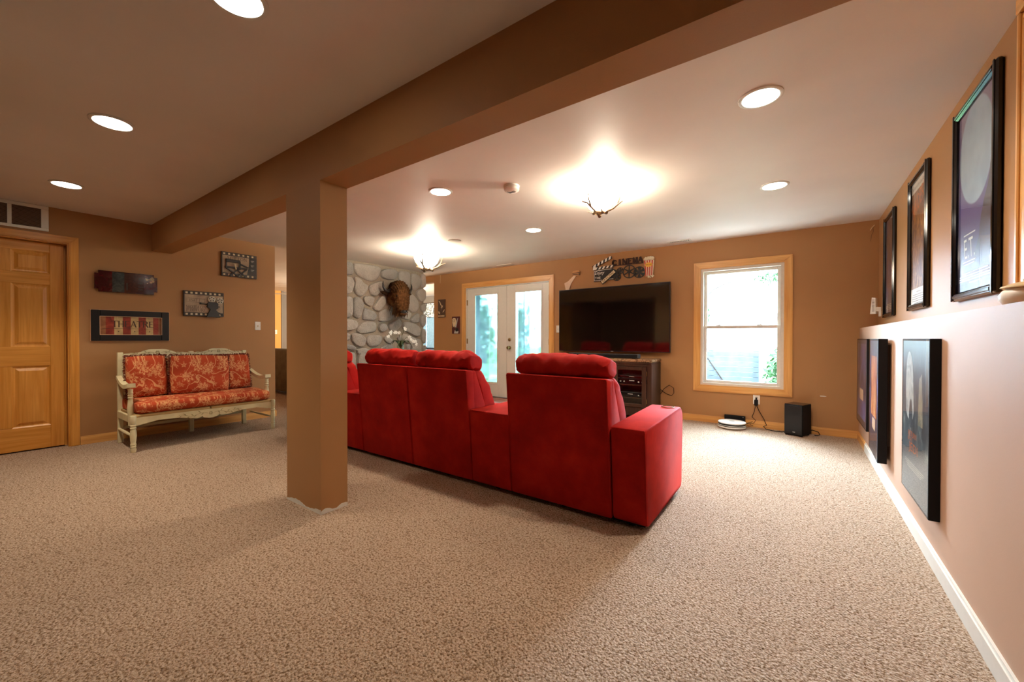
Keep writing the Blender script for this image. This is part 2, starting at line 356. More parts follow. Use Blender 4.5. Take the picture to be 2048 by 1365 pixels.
# ------------------------------------------------------------------ the room shell
HC = 2.386
struct('floor', MB().box(-12.4, 1.2, -2.7, 5.95, -0.12, 0).box(-12.4, -5.88, 5.95, 7.2, -0.12, 0).box(-12.4, -7.0, 7.2, 9.4, -0.12, 0), 'carpet', 'beige speckled cut-pile carpet over the whole basement', 'floor')
struct('ceiling', MB().box(-12.4, 1.2, -2.7, 5.95, HC, HC+0.12).box(-12.4, -5.88, 5.95, 7.2, HC, HC+0.12).box(-12.4, -7.0, 7.2, 9.4, HC, HC+0.12), 'ceil', 'flat off-white painted ceiling with recessed lights', 'ceiling')
mb = MB(BW).box(-6.13, -5.25, 0, HC, -0.14, 0).box(-5.25, -3.39, 2.06, HC, -0.14, 0).box(-3.39, -1.075, 0, HC, -0.14, 0).box(-1.075, -0.14, 2.025, HC, -0.14, 0).box(-1.075, -0.14, 0, 0.485, -0.14, 0).box(-0.14, 1.0, 0, HC, -0.14, 0)
mb.box(-12.2, -6.13, 2.25, HC, -0.14, 0)
wb = struct('wall_back', mb, 'wall', 'tan back wall with glazed double door, television and window', 'wall')
mb = MB(LW).box(-2.6, -0.12, 0, HC, -0.12, 0).box(-0.12, 0.70, 2.05, HC, -0.12, 0).box(0.70, 2.66, 0, HC, -0.12, 0)
struct('wall_left', mb, 'wall', 'tan left wall behind the cream bench and framed signs', 'wall')
mb = MB(RU).box(-2.6, 5.95, 1.20, HC, -0.15, 0)
struct('wall_right', mb, 'wall', 'tan upper right wall hung with three framed posters', 'wall')
mb = MB(RL).box(-2.6, 5.81, 0, 1.22, -0.30, 0)
struct('wall_right_lower', mb, 'walllow', 'tan lower right wall standing out below the ledge', 'wall')
struct('wall_front', MB().box(-6.2, 0.9, -2.75, -2.6, 0, HC), 'wall', 'tan wall behind the viewer closing off the room', 'wall')
struct('wall_far', MB().box(-11.75, -11.6, 2.5, 5.3, 0, HC), 'yellow', 'yellow wall at the far end of the next room', 'wall')
struct('wall_far_gray', MB().box(-11.75, -11.58, 5.3, 9.2, 0, HC), 'gray', 'gray wall at the far end of the next room', 'wall')
struct('wall_next_room', MB().box(-11.75, -6.12, 2.5, 2.66, 0, HC), 'wall', 'tan side wall of the next room past the opening', 'wall')
mb = MB(Fr((0, 8.62, 0), (1, 0, 0), (0, 0, 1), (0, -1, 0))).box(-11.8, -9.9, 0, HC, -.12, 0).box(-8.6, -7.0, 0, HC, -.12, 0).box(-9.9, -8.6, 0, .8, -.12, 0).box(-9.9, -8.6, 2.1, HC, -.12, 0)
struct('wall_window_room', mb, 'gray', 'gray-brown wall around the curtained window of the next room', 'wall')
M['siding'] = plain('gray_siding', '#454a55', .8, .1, var=.1)
struct('wall_next_side', MB().box(-6.0, -5.88, 5.955, 7.12, -.1, HC).box(-7.0, -5.88, 7.12, 7.2, -.1, HC).box(-7.08, -7.0, 7.12, 8.7, -.1, HC), 'siding', 'dark gray outside wall of the next room seen through the left fogged pane', 'wall')
struct('ceiling_beam', MB().box(-6.0, 0.68, 1.339, 1.520, 2.086, HC), 'wall', 'tan boxed beam across the ceiling over the square post', 'beam')
pil = thing('pillar', 'square tan post carrying the ceiling beam', 'pillar', (-2.635, 1.43, 0), kind='structure')
part(pil, 'shaft', MB().box(-2.852, -2.420, 1.339, 1.520, 0.0, 2.086), 'wall', smooth=False)
mb = MB()
random.seed(3)
for (p0, p1, nx, ny, n) in (((-2.852, 1.339), (-2.420, 1.339), 0, -1, 26), ((-2.420, 1.339), (-2.420, 1.520), 1, 0, 12)):
    xs = []
    for k in range(n+1):
        t = k/n; xs.append((p0[0]+(p1[0]-p0[0])*t, p0[1]+(p1[1]-p0[1])*t, 0.020+0.010*math.sin(t*9+ny)+random.uniform(-.003, .003)))
    for q, r in zip(xs[:-1], xs[1:]):
        e = .0015; vs = [(q[0], q[1], 0), (r[0], r[1], 0), (r[0], r[1], r[2]), (q[0], q[1], q[2])]
        vs += [(x+nx*e, y+ny*e, z) for x, y, z in vs]
        mb._add(vs, [(0, 1, 2, 3), (4, 5, 6, 7), (3, 2, 6, 7), (0, 1, 5, 4)])
part(pil, 'bare_base_strip', mb, 'offwhite', 'unpainted white strip at the foot of the post', smooth=False)

# baseboards
def baseboard(name, fr, runs, mat_, label):
    mb = MB(fr)
    for a0, a1 in runs: mb.prism([(0, 0), (0.013, 0), (0.013, 0.072), (0.006, 0.085), (0, 0.085)], 0, 0) if False else mb.box(a0, a1, 0, 0.072, 0, 0.014).box(a0, a1, 0.072, 0.086, 0, 0.009)
    struct(name, mb, mat_, label, 'baseboard')
baseboard('baseboard_back', BW, [(-6.12, -5.335), (-3.305, 0.54)], 'pine_x', 'pine baseboard along the back wall under the window')
baseboard('baseboard_right', RL, [(-2.6, 5.20)], 'offwhite', 'white-painted baseboard along the lower right wall')
baseboard('baseboard_corner', RL, [(5.20, 5.80)], 'pine_y', 'short pine baseboard in the back corner under the last low poster')
baseboard('baseboard_left', LW, [(0.772, 2.66), (-2.6, -0.195)], 'pine_y', 'pine baseboard on the left wall behind the bench')
struct('baseboard_end', MB().box(-6.12, -5.986, 2.66, 2.674, 0, .072).box(-6.12, -5.99, 2.66, 2.669, .072, .086), 'pine_x', 'short pine baseboard around the end of the left wall', 'baseboard')
# thin built-out panel on the back wall beside the ledge
struct('trim_1', MB(BW).box(0.170, 0.54, 0.086, 1.222, 0, 0.008), 'wall', 'thin tan panel on the back wall level with the ledge', 'panel')
solo('wall_plug', MB(BW).box(0.200, 0.246, 0.439, 0.450, 0.008, 0.014, .003).box(.246, .256, .442, .447, .008, .012), 'white', 'small white plastic plug stuck in the wall above the baseboard by the subwoofer', 'plug')

# ------------------------------------------------------------------ fieldstone fireplace wall
fw = thing('wall_fireplace', 'fieldstone wall of rounded gray stones with the bison head', 'wall', (-6.03, 4.27, 0), kind='structure')
part(fw, 'mortar_face', MB().box(-6.45, -6.03, 3.32, 5.43, 0, HC), 'mortar', smooth=False)
FS = Fr((-6.03, 0, 0), (0, 1, 0), (0, 0, 1), (1, 0, 0))
def pix(x, y):                                                   # a pixel of the photograph on the stone face: measured once, gives y and z on the wall
    d = _f + _r2*((x-1024)/F_PX) - _u2*((y-682.5)/F_PX); t = (-6.03-EYE.x)/d.x; q = EYE + d*t; return (q.y, q.z)
S3 = [[(-60,50),(70,60),(98,110),(98,215),(75,240),(-60,238)],[(100,95),(115,75),(300,95),(470,130),(480,180),(440,280),(370,325),(300,315),(210,275),(145,230),(110,170)],[(-50,255),(70,250),(122,320),(110,400),(75,490),(-50,495)],[(105,270),(140,255),(200,290),(230,340),(300,375),(290,440),(230,515),(190,525),(140,500),(105,440),(125,330)],[(310,380),(350,350),(440,320),(500,320),(510,400),(460,470),(400,525),(340,505),(312,450)],[(-50,512),(65,515),(92,560),(92,700),(75,800),(-50,808)],[(107,525),(190,530),(240,590),(242,650),(215,760),(180,825),(110,795),(97,760),(100,640)],[(235,530),(270,512),(380,530),(380,590),(345,665),(270,635),(240,590)],[(505,470),(540,600),(500,660),(435,730),(362,690),(367,650),(430,560)],[(258,665),(420,742),(405,840),(300,840),(222,828),(222,780),(245,690)],[(-50,820),(130,830),(175,890),(135,965),(-50,985)],[(200,890),(260,852),(400,857),(415,920),(400,990),(330,1000),(240,1020),(150,1000),(142,960)],[(440,745),(510,695),(570,690),(660,760),(620,828),(540,862),(450,858),(435,830)],[(430,910),(465,880),(530,885),(555,930),(545,965),(485,1000),(445,980)],[(75,1015),(160,1005),(265,1060),(270,1120),(240,1185),(190,1195),(110,1160),(75,1100)],[(300,1045),(350,1030),(480,1035),(490,1100),(440,1180),(380,1195),(330,1195),(275,1150),(278,1090)],[(-40,1005),(65,1010),(65,1100),(-40,1125)],[(-40,1140),(130,1185),(130,1240),(-40,1220)],[(140,1210),(310,1205),(290,1290),(150,1300)],[(470,1195),(540,1155),(620,1165),(640,1230),(540,1245),(440,1225)],[(510,1055),(560,1045),(640,1105),(620,1150),(560,1148),(512,1100)]]
S4 = [[(-60,45),(20,15),(172,42),(175,130),(150,180),(60,190),(0,180),(-62,150),(-75,90)],[(185,52),(345,65),(360,110),(365,250),(335,320),(290,330),(240,260),(185,170)],[(370,100),(430,90),(510,130),(520,210),(505,290),(430,355),(378,320)],[(525,110),(570,95),(592,140),(588,290),(560,308),(530,290)],[(435,390),(470,335),(550,312),(592,350),(588,480),(540,513),(495,498)],[(300,372),(350,362),(440,435),(488,505),(493,590),(468,648),(412,678),(360,648),(270,560),(268,470)],[(255,575),(335,650),(392,690),(352,768),(338,780),(260,755),(195,728),(190,700),(230,645)],[(402,722),(498,665),(498,770),(488,818),(392,822),(364,790),(368,768)],[(525,552),(588,528),(588,655),(540,655),(518,630)],[(512,722),(588,680),(588,830),(560,890),(530,868),(506,820)],[(252,822),(310,798),(430,828),(512,892),(512,978),(480,1033),(420,1018),(320,958),(248,918)],[(528,922),(590,908),(590,1080),(575,1135),(542,1098),(523,1020)],[(252,985),(330,990),(420,1043),(516,1064),(527,1130),(527,1250),(372,1250),(372,1135),(300,1118),(225,1062)],[(30,845),(120,798),(190,742),(232,800),(232,868),(150,945),(100,956),(52,918)],[(300,1132),(364,1136),(350,1222),(300,1228)],[(548,1162),(592,1148),(592,1240),(548,1252)],[(165,1025),(240,995),(212,1080),(228,1108),(190,1100)]]
polys = [[pix(690+x/6.656, 515+y/6.656) for x, y in p] for p in S3] + [[pix(770+x/7.378, 535+y/7.378) for x, y in p] for p in S4]
random.seed(5)
def cell(y0, y1, z0, z1):
    j = lambda: random.uniform(-.025, .025); m = .012
    return [(y0+m+j()*.3, z0+.04+j()), (y0+.05+j(), z0+m), (y1-.05+j(), z0+m), (y1-m+j()*.3, z0+.05+j()), (y1-m, z1-.05+j()), (y1-.06+j(), z1-m), (y0+.06+j(), z1-m), (y0+m, z1-.05+j())]
for i in range(7):
    y0 = 3.70+i*.247; z = 0.0
    for hgt in ((.27, .31, .30), (.33, .25, .30), (.30, .33, .25))[i % 3]:
        if z+hgt < .93: polys.append(cell(y0, y0+.247, z, z+hgt))
        z += hgt
for i in range(2):
    y0 = 3.34+i*.18; z = 0.0
    while z < 2.2: hgt = random.uniform(.24, .34); polys.append(cell(y0, y0+.175, z, min(z+hgt, 2.36))); z += hgt
for k, p in enumerate(polys):
    p = [(y, min(z, 2.372)) for y, z in p]; q = smooth_poly(p, 1); cy = sum(a for a, _ in q)/len(q); cz = sum(b for _, b in q)/len(q); d = random.uniform(.035, .065)
    def ring(s, c): return [(cy+(a-cy)*s, cz+(b-cz)*s, c + noise.noise(Vector((a*5, b*5, k)))*.012*(c > .01)) for a, b in q]
    part(fw, 'stone', MB(FS).rings([ring(1, -.005), ring(.985, d*.45), ring(.90, d*.85), ring(.62, d)]), 'stone', ang=50)

# ------------------------------------------------------------------ left panelled door and the grille above it
d1 = thing('door_1', 'six-panel golden wood door in a fluted casing on the left wall', 'door', (-6.06, 0.29, 0), kind='structure')
casing(d1, LW, -0.12, 0.70, 0, 2.05, 0.068, 0.020, ('oak_z', 'oak_y'), bottom=False)
mb = MB(LW)
for a in (-0.118, 0.698): mb.box(a-.002, a+.002, 0, 2.05, -.12, 0.0)
part(d1, 'jamb', MB(LW).box(.690, .700, 0, 2.05, -.12, 0).box(-.12, -.11, 0, 2.05, -.12, 0).box(-.11, .69, 2.04, 2.05, -.12, 0).box(.676, .690, 0, 2.04, -.12, -.105), 'oak_z', smooth=False)
part(d1, 'light_stop_board', MB(LW).box(-.14, .72, -.02, 2.08, -.135, -.122), 'black', smooth=False)  # added board, keeps outside light from leaking round the slab
y0, y1, cx, zb, zt = -0.108, 0.674, 0.288, 0.012, 2.036
DF = -0.066                                                      # face of the slab
def bar(n, a0, a1, b0, b1, m): part(d1, n, MB(LW).box(a0, a1, b0, b1, DF-.036, DF, .003), m, smooth=False)
bar('stile', 0.580, y1, zb, zt, 'oak_z'); bar('stile', y0, -0.010, zb, zt, 'oak_z')
zr = [(zb, .235), (.825, 1.015), (1.625, 1.735), (1.945, zt)]
for b0, b1 in zr: bar('rail', -0.010, 0.580, b0, b1, 'oak_y')
for b0, b1 in ((.235, .825), (1.015, 1.625), (1.735, 1.945)):
    bar('mullion', 0.243, 0.337, b0, b1, 'oak_z')
    for a0, a1 in ((-.010, .243), (.337, .580)):
        r = lambda s, c: [(a0+s, b0+s, c), (a1-s, b0+s, c), (a1-s, b1-s, c), (a0+s, b1-s, c)]
        part(d1, 'panel', MB(LW).rings([r(0, DF-.03), r(0, DF-.004), r(.010, DF-.012), r(.020, DF-.014), r(.045, DF-.003)]), 'oak_z', smooth=False)
gr = thing('return_air_grille', 'white return-air grille above the golden wood door', 'grille', (-5.99, 0.2, 2.14))
part(gr, 'frame', MB(LW).box(-.25, .569, 2.352, 2.384, 0, .012, .003).box(-.25, .569, 2.141, 2.168, 0, .012, .003).box(.520, .569, 2.168, 2.352, 0, .012, .003).box(-.25, -.205, 2.168, 2.352, 0, .012, .003), 'offwhite', smooth=False)
for k in range(4): part(gr, 'divider', MB(LW).box(.315-.172*k, .341-.172*k, 2.168, 2.352, 0, .010), 'offwhite', smooth=False)
part(gr, 'backing', MB(LW).box(-.205, .520, 2.168, 2.352, .0005, .0015), 'blackmatte', smooth=False)
mb = MB(LW)
for k in range(15):
    z = 2.172+k*.0122; mb._add([(-.205, z, .002), (.520, z, .002), (.520, z+.0075, .0085), (-.205, z+.0075, .0085), (-.205, z+.001, .002), (.520, z+.001, .002), (.520, z+.0085, .0085), (-.205, z+.0085, .0085)], [(0, 1, 2, 3), (4, 5, 6, 7), (0, 1, 5, 4), (2, 3, 7, 6)])
M['louver'] = plain('brown_louver', '#6b5444', 0.5)
part(gr, 'louvers', mb, 'louver', kind='stuff', smooth=False)

# ------------------------------------------------------------------ glazed double door in the back wall
d2 = thing('door_2', 'white glazed double door with fogged panes in a pine casing', 'door', (-4.31, 5.85, 0), kind='structure')
casing(d2, BW, -5.25, -3.39, 0, 2.06, 0.095, 0.020, ('pine_z', 'pine_x'), bottom=False)
part(d2, 'jamb', MB(BW).box(-5.25, -5.238, 0, 2.06, -.14, .0).box(-3.402, -3.39, 0, 2.06, -.14, .0).box(-5.238, -3.402, 2.048, 2.06, -.14, .0), 'offwhite', smooth=False)
part(d2, 'threshold', MB(BW).box(-5.238, -3.402, 0, .022, -.14, .03, .006), 'espresso_x', smooth=False)
def fogged():
    t = NT('fogged_glass'); t.n.remove(t.b); v = t.coord()
    n = t.add('ShaderNodeTexNoise', i_Scale=5.0, i_Detail=6.0, i_Roughness=0.7, i_Vector=v)
    tr = t.add('ShaderNodeBsdfTransparent'); tr.inputs[0].default_value = (.60, .78, .76, 1)
    rf = t.add('ShaderNodeBsdfRefraction'); rf.inputs['Roughness'].default_value = .22; rf.inputs['IOR'].default_value = 1.12; rf.inputs[0].default_value = (.60, .80, .77, 1)
    tl = t.add('ShaderNodeBsdfTranslucent'); tl.inputs[0].default_value = (.80, .94, .93, 1)
    gl = t.add('ShaderNodeBsdfGlossy'); gl.inputs['Roughness'].default_value = .15
    m1 = t.add('ShaderNodeMixShader'); m1.inputs[0].default_value = .55; t.link(tr.outputs[0], m1.inputs[1]); t.link(rf.outputs[0], m1.inputs[2])
    m2 = t.add('ShaderNodeMixShader'); t.link(t.ramp(n.outputs['Fac'], [(.35, (.0, .0, .0)), (.72, (.035, .035, .035))]), m2.inputs[0]); t.link(m1.outputs[0], m2.inputs[1]); t.link(tl.outputs[0], m2.inputs[2])
    m3 = t.add('ShaderNodeMixShader'); m3.inputs[0].default_value = .04; t.link(m2.outputs[0], m3.inputs[1]); t.link(gl.outputs[0], m3.inputs[2]); t.link(m3.outputs[0], t.out.inputs[0]); return t.m
M['fog'] = fogged()
for a0, a1, g0, g1, hx, kx in ((-5.236, -4.302, -5.055, -4.480, -5.236, None), (-4.298, -3.404, -4.115, -3.540, -3.404, -4.222)):
    lf = part(d2, 'door_leaf', MB(BW).box(a0, g0, .025, 2.044, -.070, -.026, .003).box(g1, a1, .025, 2.044, -.070, -.026, .003).box(g0, g1, .025, .262, -.070, -.026).box(g0, g1, 1.935, 2.044, -.070, -.026), 'offwhite', smooth=False)
    mb = MB(BW); w_ = .026
    for c0, c1 in ((-.026, -.018),): mb.box(g0-.012, g0+w_, .25, 1.947, c0, c1, .003).box(g1-w_, g1+.012, .25, 1.947, c0, c1, .003).box(g0+w_, g1-w_, .25, .25+w_+.012, c0, c1, .003).box(g0+w_, g1-w_, 1.947-w_-.012, 1.947, c0, c1, .003)
    part(lf, 'lite_frame', mb, 'offwhite', smooth=False)
    part(lf, 'glass_pane', MB(BW).box(g0, g1, .262, 1.935, -.052, -.046), 'fog', smooth=False)
    for z in (.25, 1.04, 1.78): part(lf, 'hinge', MB(BW).box(hx-.016, hx+.016, z-.05, z+.05, -.026, -.020, .002).at(sub(BW, hx, z, -.014)).vlathe([(.006, -.05), (.006, .05)], n=8), 'brass')
    if kx:
        part(lf, 'deadbolt', MB(sub(BW, kx, 1.072, 0)).lathe([(.030, -.026), (.030, -.014), (.022, -.006), (.010, -.004)], n=16).box(-.004, .004, -.014, .014, -.004, .012, .002), 'brass')
        part(lf, 'knob', MB(sub(BW, kx, .928, 0)).lathe([(.032, -.026), (.032, -.018), (.012, -.014), (.011, .010), (.026, .016), (.031, .030), (.026, .042), (.008, .046)], n=18), 'brass')
        part(lf, 'astragal', MB(BW).box(a0-.016, a0+.014, .03, 2.04, -.028, -.016, .003), 'offwhite', smooth=False)
# tiled entry in front of the double door
tl = thing('entry_tiles', 'brown clay floor tiles just inside the glazed double door', 'tiles', (-4.3, 5.5, 0), kind='structure')
M['tile'] = plain('clay_tile', '#8a5240', 0.35, var=0.2, scale=6)
part(tl, 'grout', MB().box(-5.3, -3.3, 5.20, 5.79, 0, .006), 'mortar', smooth=False)
tb = MB().box(-.095, .095, -.095, .095, 0, .009, .003); tm = None
for i in range(10):
    for j in range(3):
        o = part(tl, 'tile', tb, 'tile', smooth=False) if tm is None else None
        if o is None: o = bpy.data.objects.new('tile', tm); COL.objects.link(o); o.parent = tl
        tm = o.data; XF[o.name] = wm(tl)
        o.location = (-5.2+i*.2, 5.30+j*.197, .005)

# ------------------------------------------------------------------ double-hung window
w1 = thing('window_1', 'double-hung window in a pine casing on the back wall', 'window', (-0.6, 5.85, 0.41), kind='structure')
casing(w1, BW, -1.066, -0.147, .490, 2.02, 0.085, 0.022, ('pine_z', 'pine_x'))
part(w1, 'window_frame', MB(BW).box(-1.075, -1.035, .485, 2.025, -.12, .003).box(-.180, -.140, .485, 2.025, -.12, .003).box(-1.035, -.180, 1.985, 2.025, -.12, .003).box(-1.035, -.180, .485, .520, -.12, .003), 'vinyl', smooth=False)
def sash(n, c, z0, z1, rb, rt):
    s_ = part(w1, n, MB(BW).box(-1.035, -.997, z0, z1, c-.03, c, .003).box(-.218, -.180, z0, z1, c-.03, c, .003).box(-.997, -.218, z0, z0+rb, c-.03, c, .003).box(-.997, -.218, z1-rt, z1, c-.03, c, .003), 'vinyl', smooth=False)
    part(s_, 'glass_pane', MB(BW).box(-.997, -.218, z0+rb, z1-rt, c-.018, c-.014), 'clear', smooth=False); return s_
M['clear'] = glass('clear_glass', (.93, .97, .98), .8)
sash('upper_sash', -.062, 1.238, 1.985, .035, .036)
lo = sash('lower_sash', -.028, .520, 1.268, .036, .038)
for a in (-.86, -.40): part(lo, 'sash_lock', MB(BW).box(a-.03, a+.03, 1.268, 1.280, -.055, -.034, .004).box(a-.006, a+.022, 1.280, 1.289, -.05, -.040, .003), 'white', smooth=False)

# ------------------------------------------------------------------ casing of the side window above the ledge
w2 = thing('window_2', 'pine-cased side window opening beyond the largest purple poster', 'window', (0.67, 1.9, 1.22), kind='structure')
casing(w2, RU, 1.40, 2.260, 1.30, 2.240, .085, .024, ('pine_z', 'pine_y'))
part(w2, 'casing', MB(RU).box(2.260, 2.345, 1.22, 1.30, 0, .018).box(1.315, 1.40, 1.22, 1.30, 0, .018), 'pine_z', smooth=False)
part(w2, 'backband', MB(RU).box(2.327, 2.347, 1.22, 2.326, 0, .032, .004).box(2.260, 2.271, 1.22, 2.24, .0, .030, .003), 'pine_z', smooth=False)
part(w2, 'inner_panel', MB(RU).box(1.40, 2.26, 1.22, 2.24, 0, .004), 'oak_z', smooth=False)
part(w2, 'head_board', MB(RU).box(1.31, 2.350, 2.328, 2.386, 0, .034, .003), 'pine_y', smooth=False)

# ------------------------------------------------------------------ recessed lights
CANS = [(-3.328, .569, CAN_W, 'recessed ceiling light over the empty carpet left of the post'), (-4.991, .574, CAN_W, 'recessed ceiling light nearest the golden wood door'), (-1.726, .633, CAN_W*.4, 'recessed ceiling light cut by the top edge of the photo'),
        (-0.174, 2.501, CAN_W2, 'largest-looking recessed light on the pale ceiling past the beam'), (-0.175, 4.013, CAN_W2, 'recessed ceiling light in front of the window and lower posters'),
        (-2.554, 2.497, CAN_W2, 'recessed ceiling light between the post and the smoke detector'), (-2.564, 4.021, CAN_W2, 'recessed ceiling light in front of the television wall')]
M['can'] = emit('lit_lens', (1.0, .93, .80), CAN_E)
can0 = None
for k, (x, y, pw, lab) in enumerate(CANS):
    if can0 is None:
        t = thing('recessed_light', lab, 'ceiling light', (x, y, HC-.004), group='recessed ceiling lights')
        f = Fr((x, y, HC-.004), (1, 0, 0), (0, 1, 0), (0, 0, -1))
        part(t, 'trim_ring', MB(f).rings([[(r*math.cos(a*math.pi/20), r*math.sin(a*math.pi/20), c) for a in range(40)] for r, c in ((.104, -.004), (.104, .002), (.096, .006), (.086, .004), (.084, -.003))], False, False), 'offwhite')
        part(t, 'lens', MB(f).lathe([(.0835, -.003), (.0835, .0), (.05, .0035), (.01, .004)], n=40), 'can')
        can0 = t
    else:
        t = copy_tree(can0); t.location = (x, y, HC-.004); t['label'] = lab
        for ch in list(t.children):
            if ch.type == 'LIGHT': bpy.data.objects.remove(ch)
    l = bpy.data.lights.new('lamp', 'SPOT'); l.energy = pw; l.spot_size = math.radians(104 if y < 1 else 150); l.spot_blend = 1.0; l.shadow_soft_size = .07; l.color = (1.0, .86, .68)
    o = bpy.data.objects.new('lamp', l); COL.objects.link(o); o.parent = t; o.location = (0, 0, -.03)
solo('blank_ceiling_plate', MB(sub(CE, -3.706, 3.877)).lathe([(.085, 0), (.085, .004), (.07, .008), (.01, .009)], n=30), 'offwhite', 'round white blank plate on the ceiling by the far antler light', 'ceiling plate')

# ------------------------------------------------------------------ antler lights
M['bowl'] = emit('lit_frosted_bowl', (1.0, .90, .74), DOME_E); M['antler'] = plain('antler', '#5e4423', 0.5, var=.25, scale=40); M['lightwood'] = plain('carved_canopy', '#b08a5a', 0.5, var=.2)
def antler_light(x, y, k, lab, rot):
    t = thing('antler_light', lab, 'ceiling light', (x, y, HC), group='antler ceiling lights')
    f = sub(Fr((x, y, HC), (1, 0, 0), (0, 1, 0), (0, 0, -1)), rot=rot)
    part(t, 'canopy', MB(f).lathe([(.062*k, 0), (.062*k, .022), (.056*k, .030), (.045*k, .034)], n=24), 'lightwood')
    mb = MB(f)
    for i in range(16): a = i*math.pi/8; mb.at(sub(f, .062*k*math.cos(a), .062*k*math.sin(a), 0, rot=a)).box(-.002, .003, -.006, .006, .003, .026, .001)
    part(t, 'canopy_bead', mb, 'lightwood', kind='stuff', smooth=False)
    part(t, 'stem', MB(f).lathe([(.008, .03), (.008, .215*k)], n=8), 'brass')
    part(t, 'bowl', MB(f).rings([[(r*k*math.cos(a*math.pi/16), r*k*math.sin(a*math.pi/16), c*k) for a in range(32)] for r, c in ((.142, .085), (.140, .105), (.125, .145), (.095, .180), (.05, .203), (.012, .210))], False, True), 'bowl')
    for i in range(3):
        a = i*2*math.pi/3+.5; mb = MB(sub(f, 0, 0, 0, rot=a))
        mb.tube([(-.02*k, -.05*k, .222*k), (.02*k, -.01*k, .226*k), (.07*k, .02*k, .216*k), (.120*k, .04*k, .196*k), (.165*k, .045*k, .165*k), (.215*k, .03*k, .150*k)], [.013*k, .012*k, .011*k, .010*k, .008*k, .004], 7)
        mb.tube([(.120*k, .04*k, .194*k), (.160*k, .062*k, .14*k), (.175*k, .075*k, .08*k)], [.009*k, .007*k, .003], 6)
        mb.tube([(.03*k, -.005*k, .224*k), (.045*k, -.05*k, .215*k), (.085*k, -.085*k, .20*k)], [.009*k, .006*k, .002], 6)
        mb.tube([(-.012*k, -.042*k, .223*k), (-.045*k, -.062*k, .240*k)], [.014*k, .017*k], 7)
        part(t, 'antler', mb, 'antler')
    l = bpy.data.lights.new('bulb', 'POINT'); l.energy = DOME_W; l.shadow_soft_size = .035; l.color = (1.0, .86, .66)
    o = bpy.data.objects.new('bulb', l); COL.objects.link(o); o.parent = t; o.location = (.05*k, 0, -.09*k)
    return t
antler_light(-1.40, 3.25, .90, 'antler bowl ceiling light over the red sofa', -.55)
antler_light(-4.42, 4.04, 1.25, 'antler bowl ceiling light in front of the fieldstone wall', .2)

# smoke detector, ceiling registers
sd = thing('smoke_detector', 'round white smoke detector on the ceiling beside the nearer antler light', 'smoke detector', (-1.974, 2.752, HC))
f = sub(CE, -1.974, 2.752)
part(sd, 'base', MB(f).lathe([(.066, 0), (.068, .008), (.064, .016)], n=28), 'white'); part(sd, 'body', MB(f).lathe([(.055, .014), (.064, .020), (.064, .038), (.052, .048), (.02, .050), (.004, .050)], n=28), 'white')
part(sd, 'vent_slot', MB(f).box(-.03, .03, .012, .020, .0495, .0515).box(-.03, .03, -.004, .003, .0495, .0515).box(-.03, -.024, -.02, .02, .0495, .0515), 'charcoal')
M['ventdark'] = plain('register_shadow', '#6e6458', 0.6)
for x0, x1, y0, y1, lab in ((-1.437, -1.150, 5.545, 5.645, 'white ceiling register by the wall above the window'), (-4.36, -4.05, 5.62, 5.72, 'white ceiling register by the wall above the glazed door')):
    v = thing('ceiling_register', lab, 'vent', ((x0+x1)/2, (y0+y1)/2, HC))
    part(v, 'frame', MB(CE).box(x0, x1, y0, y0+.016, 0, .008, .002).box(x0, x1, y1-.016, y1, 0, .008, .002).box(x0, x0+.02, y0+.016, y1-.016, 0, .008, .002).box(x1-.02, x1, y0+.016, y1-.016, 0, .008, .002), 'offwhite', smooth=False)
    part(v, 'backing', MB(CE).box(x0+.02, x1-.02, y0+.016, y1-.016, 0, .001), 'ventdark', smooth=False)
    mb = MB(CE)
    for k in range(12): xx = x0+.026+k*(x1-x0-.052)/12; mb.box(xx, xx+.008, y0+.016, y1-.016, .001, .007)
    part(v, 'louvers', mb, 'vinyl', kind='stuff', smooth=False)

# ------------------------------------------------------------------ prints and signs
def art(name, axis_gen, stops, scale=4.0, dist=1.5, stretch=(1, 1, 1), grad=None, rough=.35):   # abstract printed colours
    t = NT(name); t.set(rough, .4); v = t.coord(scale=stretch)
    n = t.add('ShaderNodeTexNoise', i_Scale=scale, i_Detail=5.0, i_Roughness=.6, i_Distortion=dist, i_Vector=v); c = t.ramp(n.outputs['Fac'], stops)
    if grad:
        g = t.add('ShaderNodeSeparateXYZ'); t.link(t.coord('Generated'), g.inputs[0]); c = t.mix(t.math('MULTIPLY', t.ramp(g.outputs[2], grad[0]), 1.0), c, t.ramp(g.outputs[2], grad[1]))
    t.col(c); return t.m
def flat(name, c, rough=.45): return plain(name, c, rough, var=.03)
for k_, c_ in dict(ink_white='#e9e4d8', ink_cream='#d8c49c', ink_dark='#241a16', ink_red='#8f1f18', ink_orange='#e0762c', ink_yellow='#e6b13e', ink_peach='#e2b58e', ink_sepia='#4a3226', ink_gray='#b9b6ae', ink_blue='#9fc3d6').items(): M[k_] = flat(k_, c_)
M['posterglass'] = glass('picture_glass', (.97, .97, .97), .8, 0.0)
def lines(mb, a0, a1, zs, h, c):                                  # illegibly small print as thin bars
    for z, s in zs: m = (a0+a1)/2; hw = (a1-a0)/2*s; mb.box(m-hw, m+hw, z-h/2, z+h/2, c, c+.0004)
    return mb
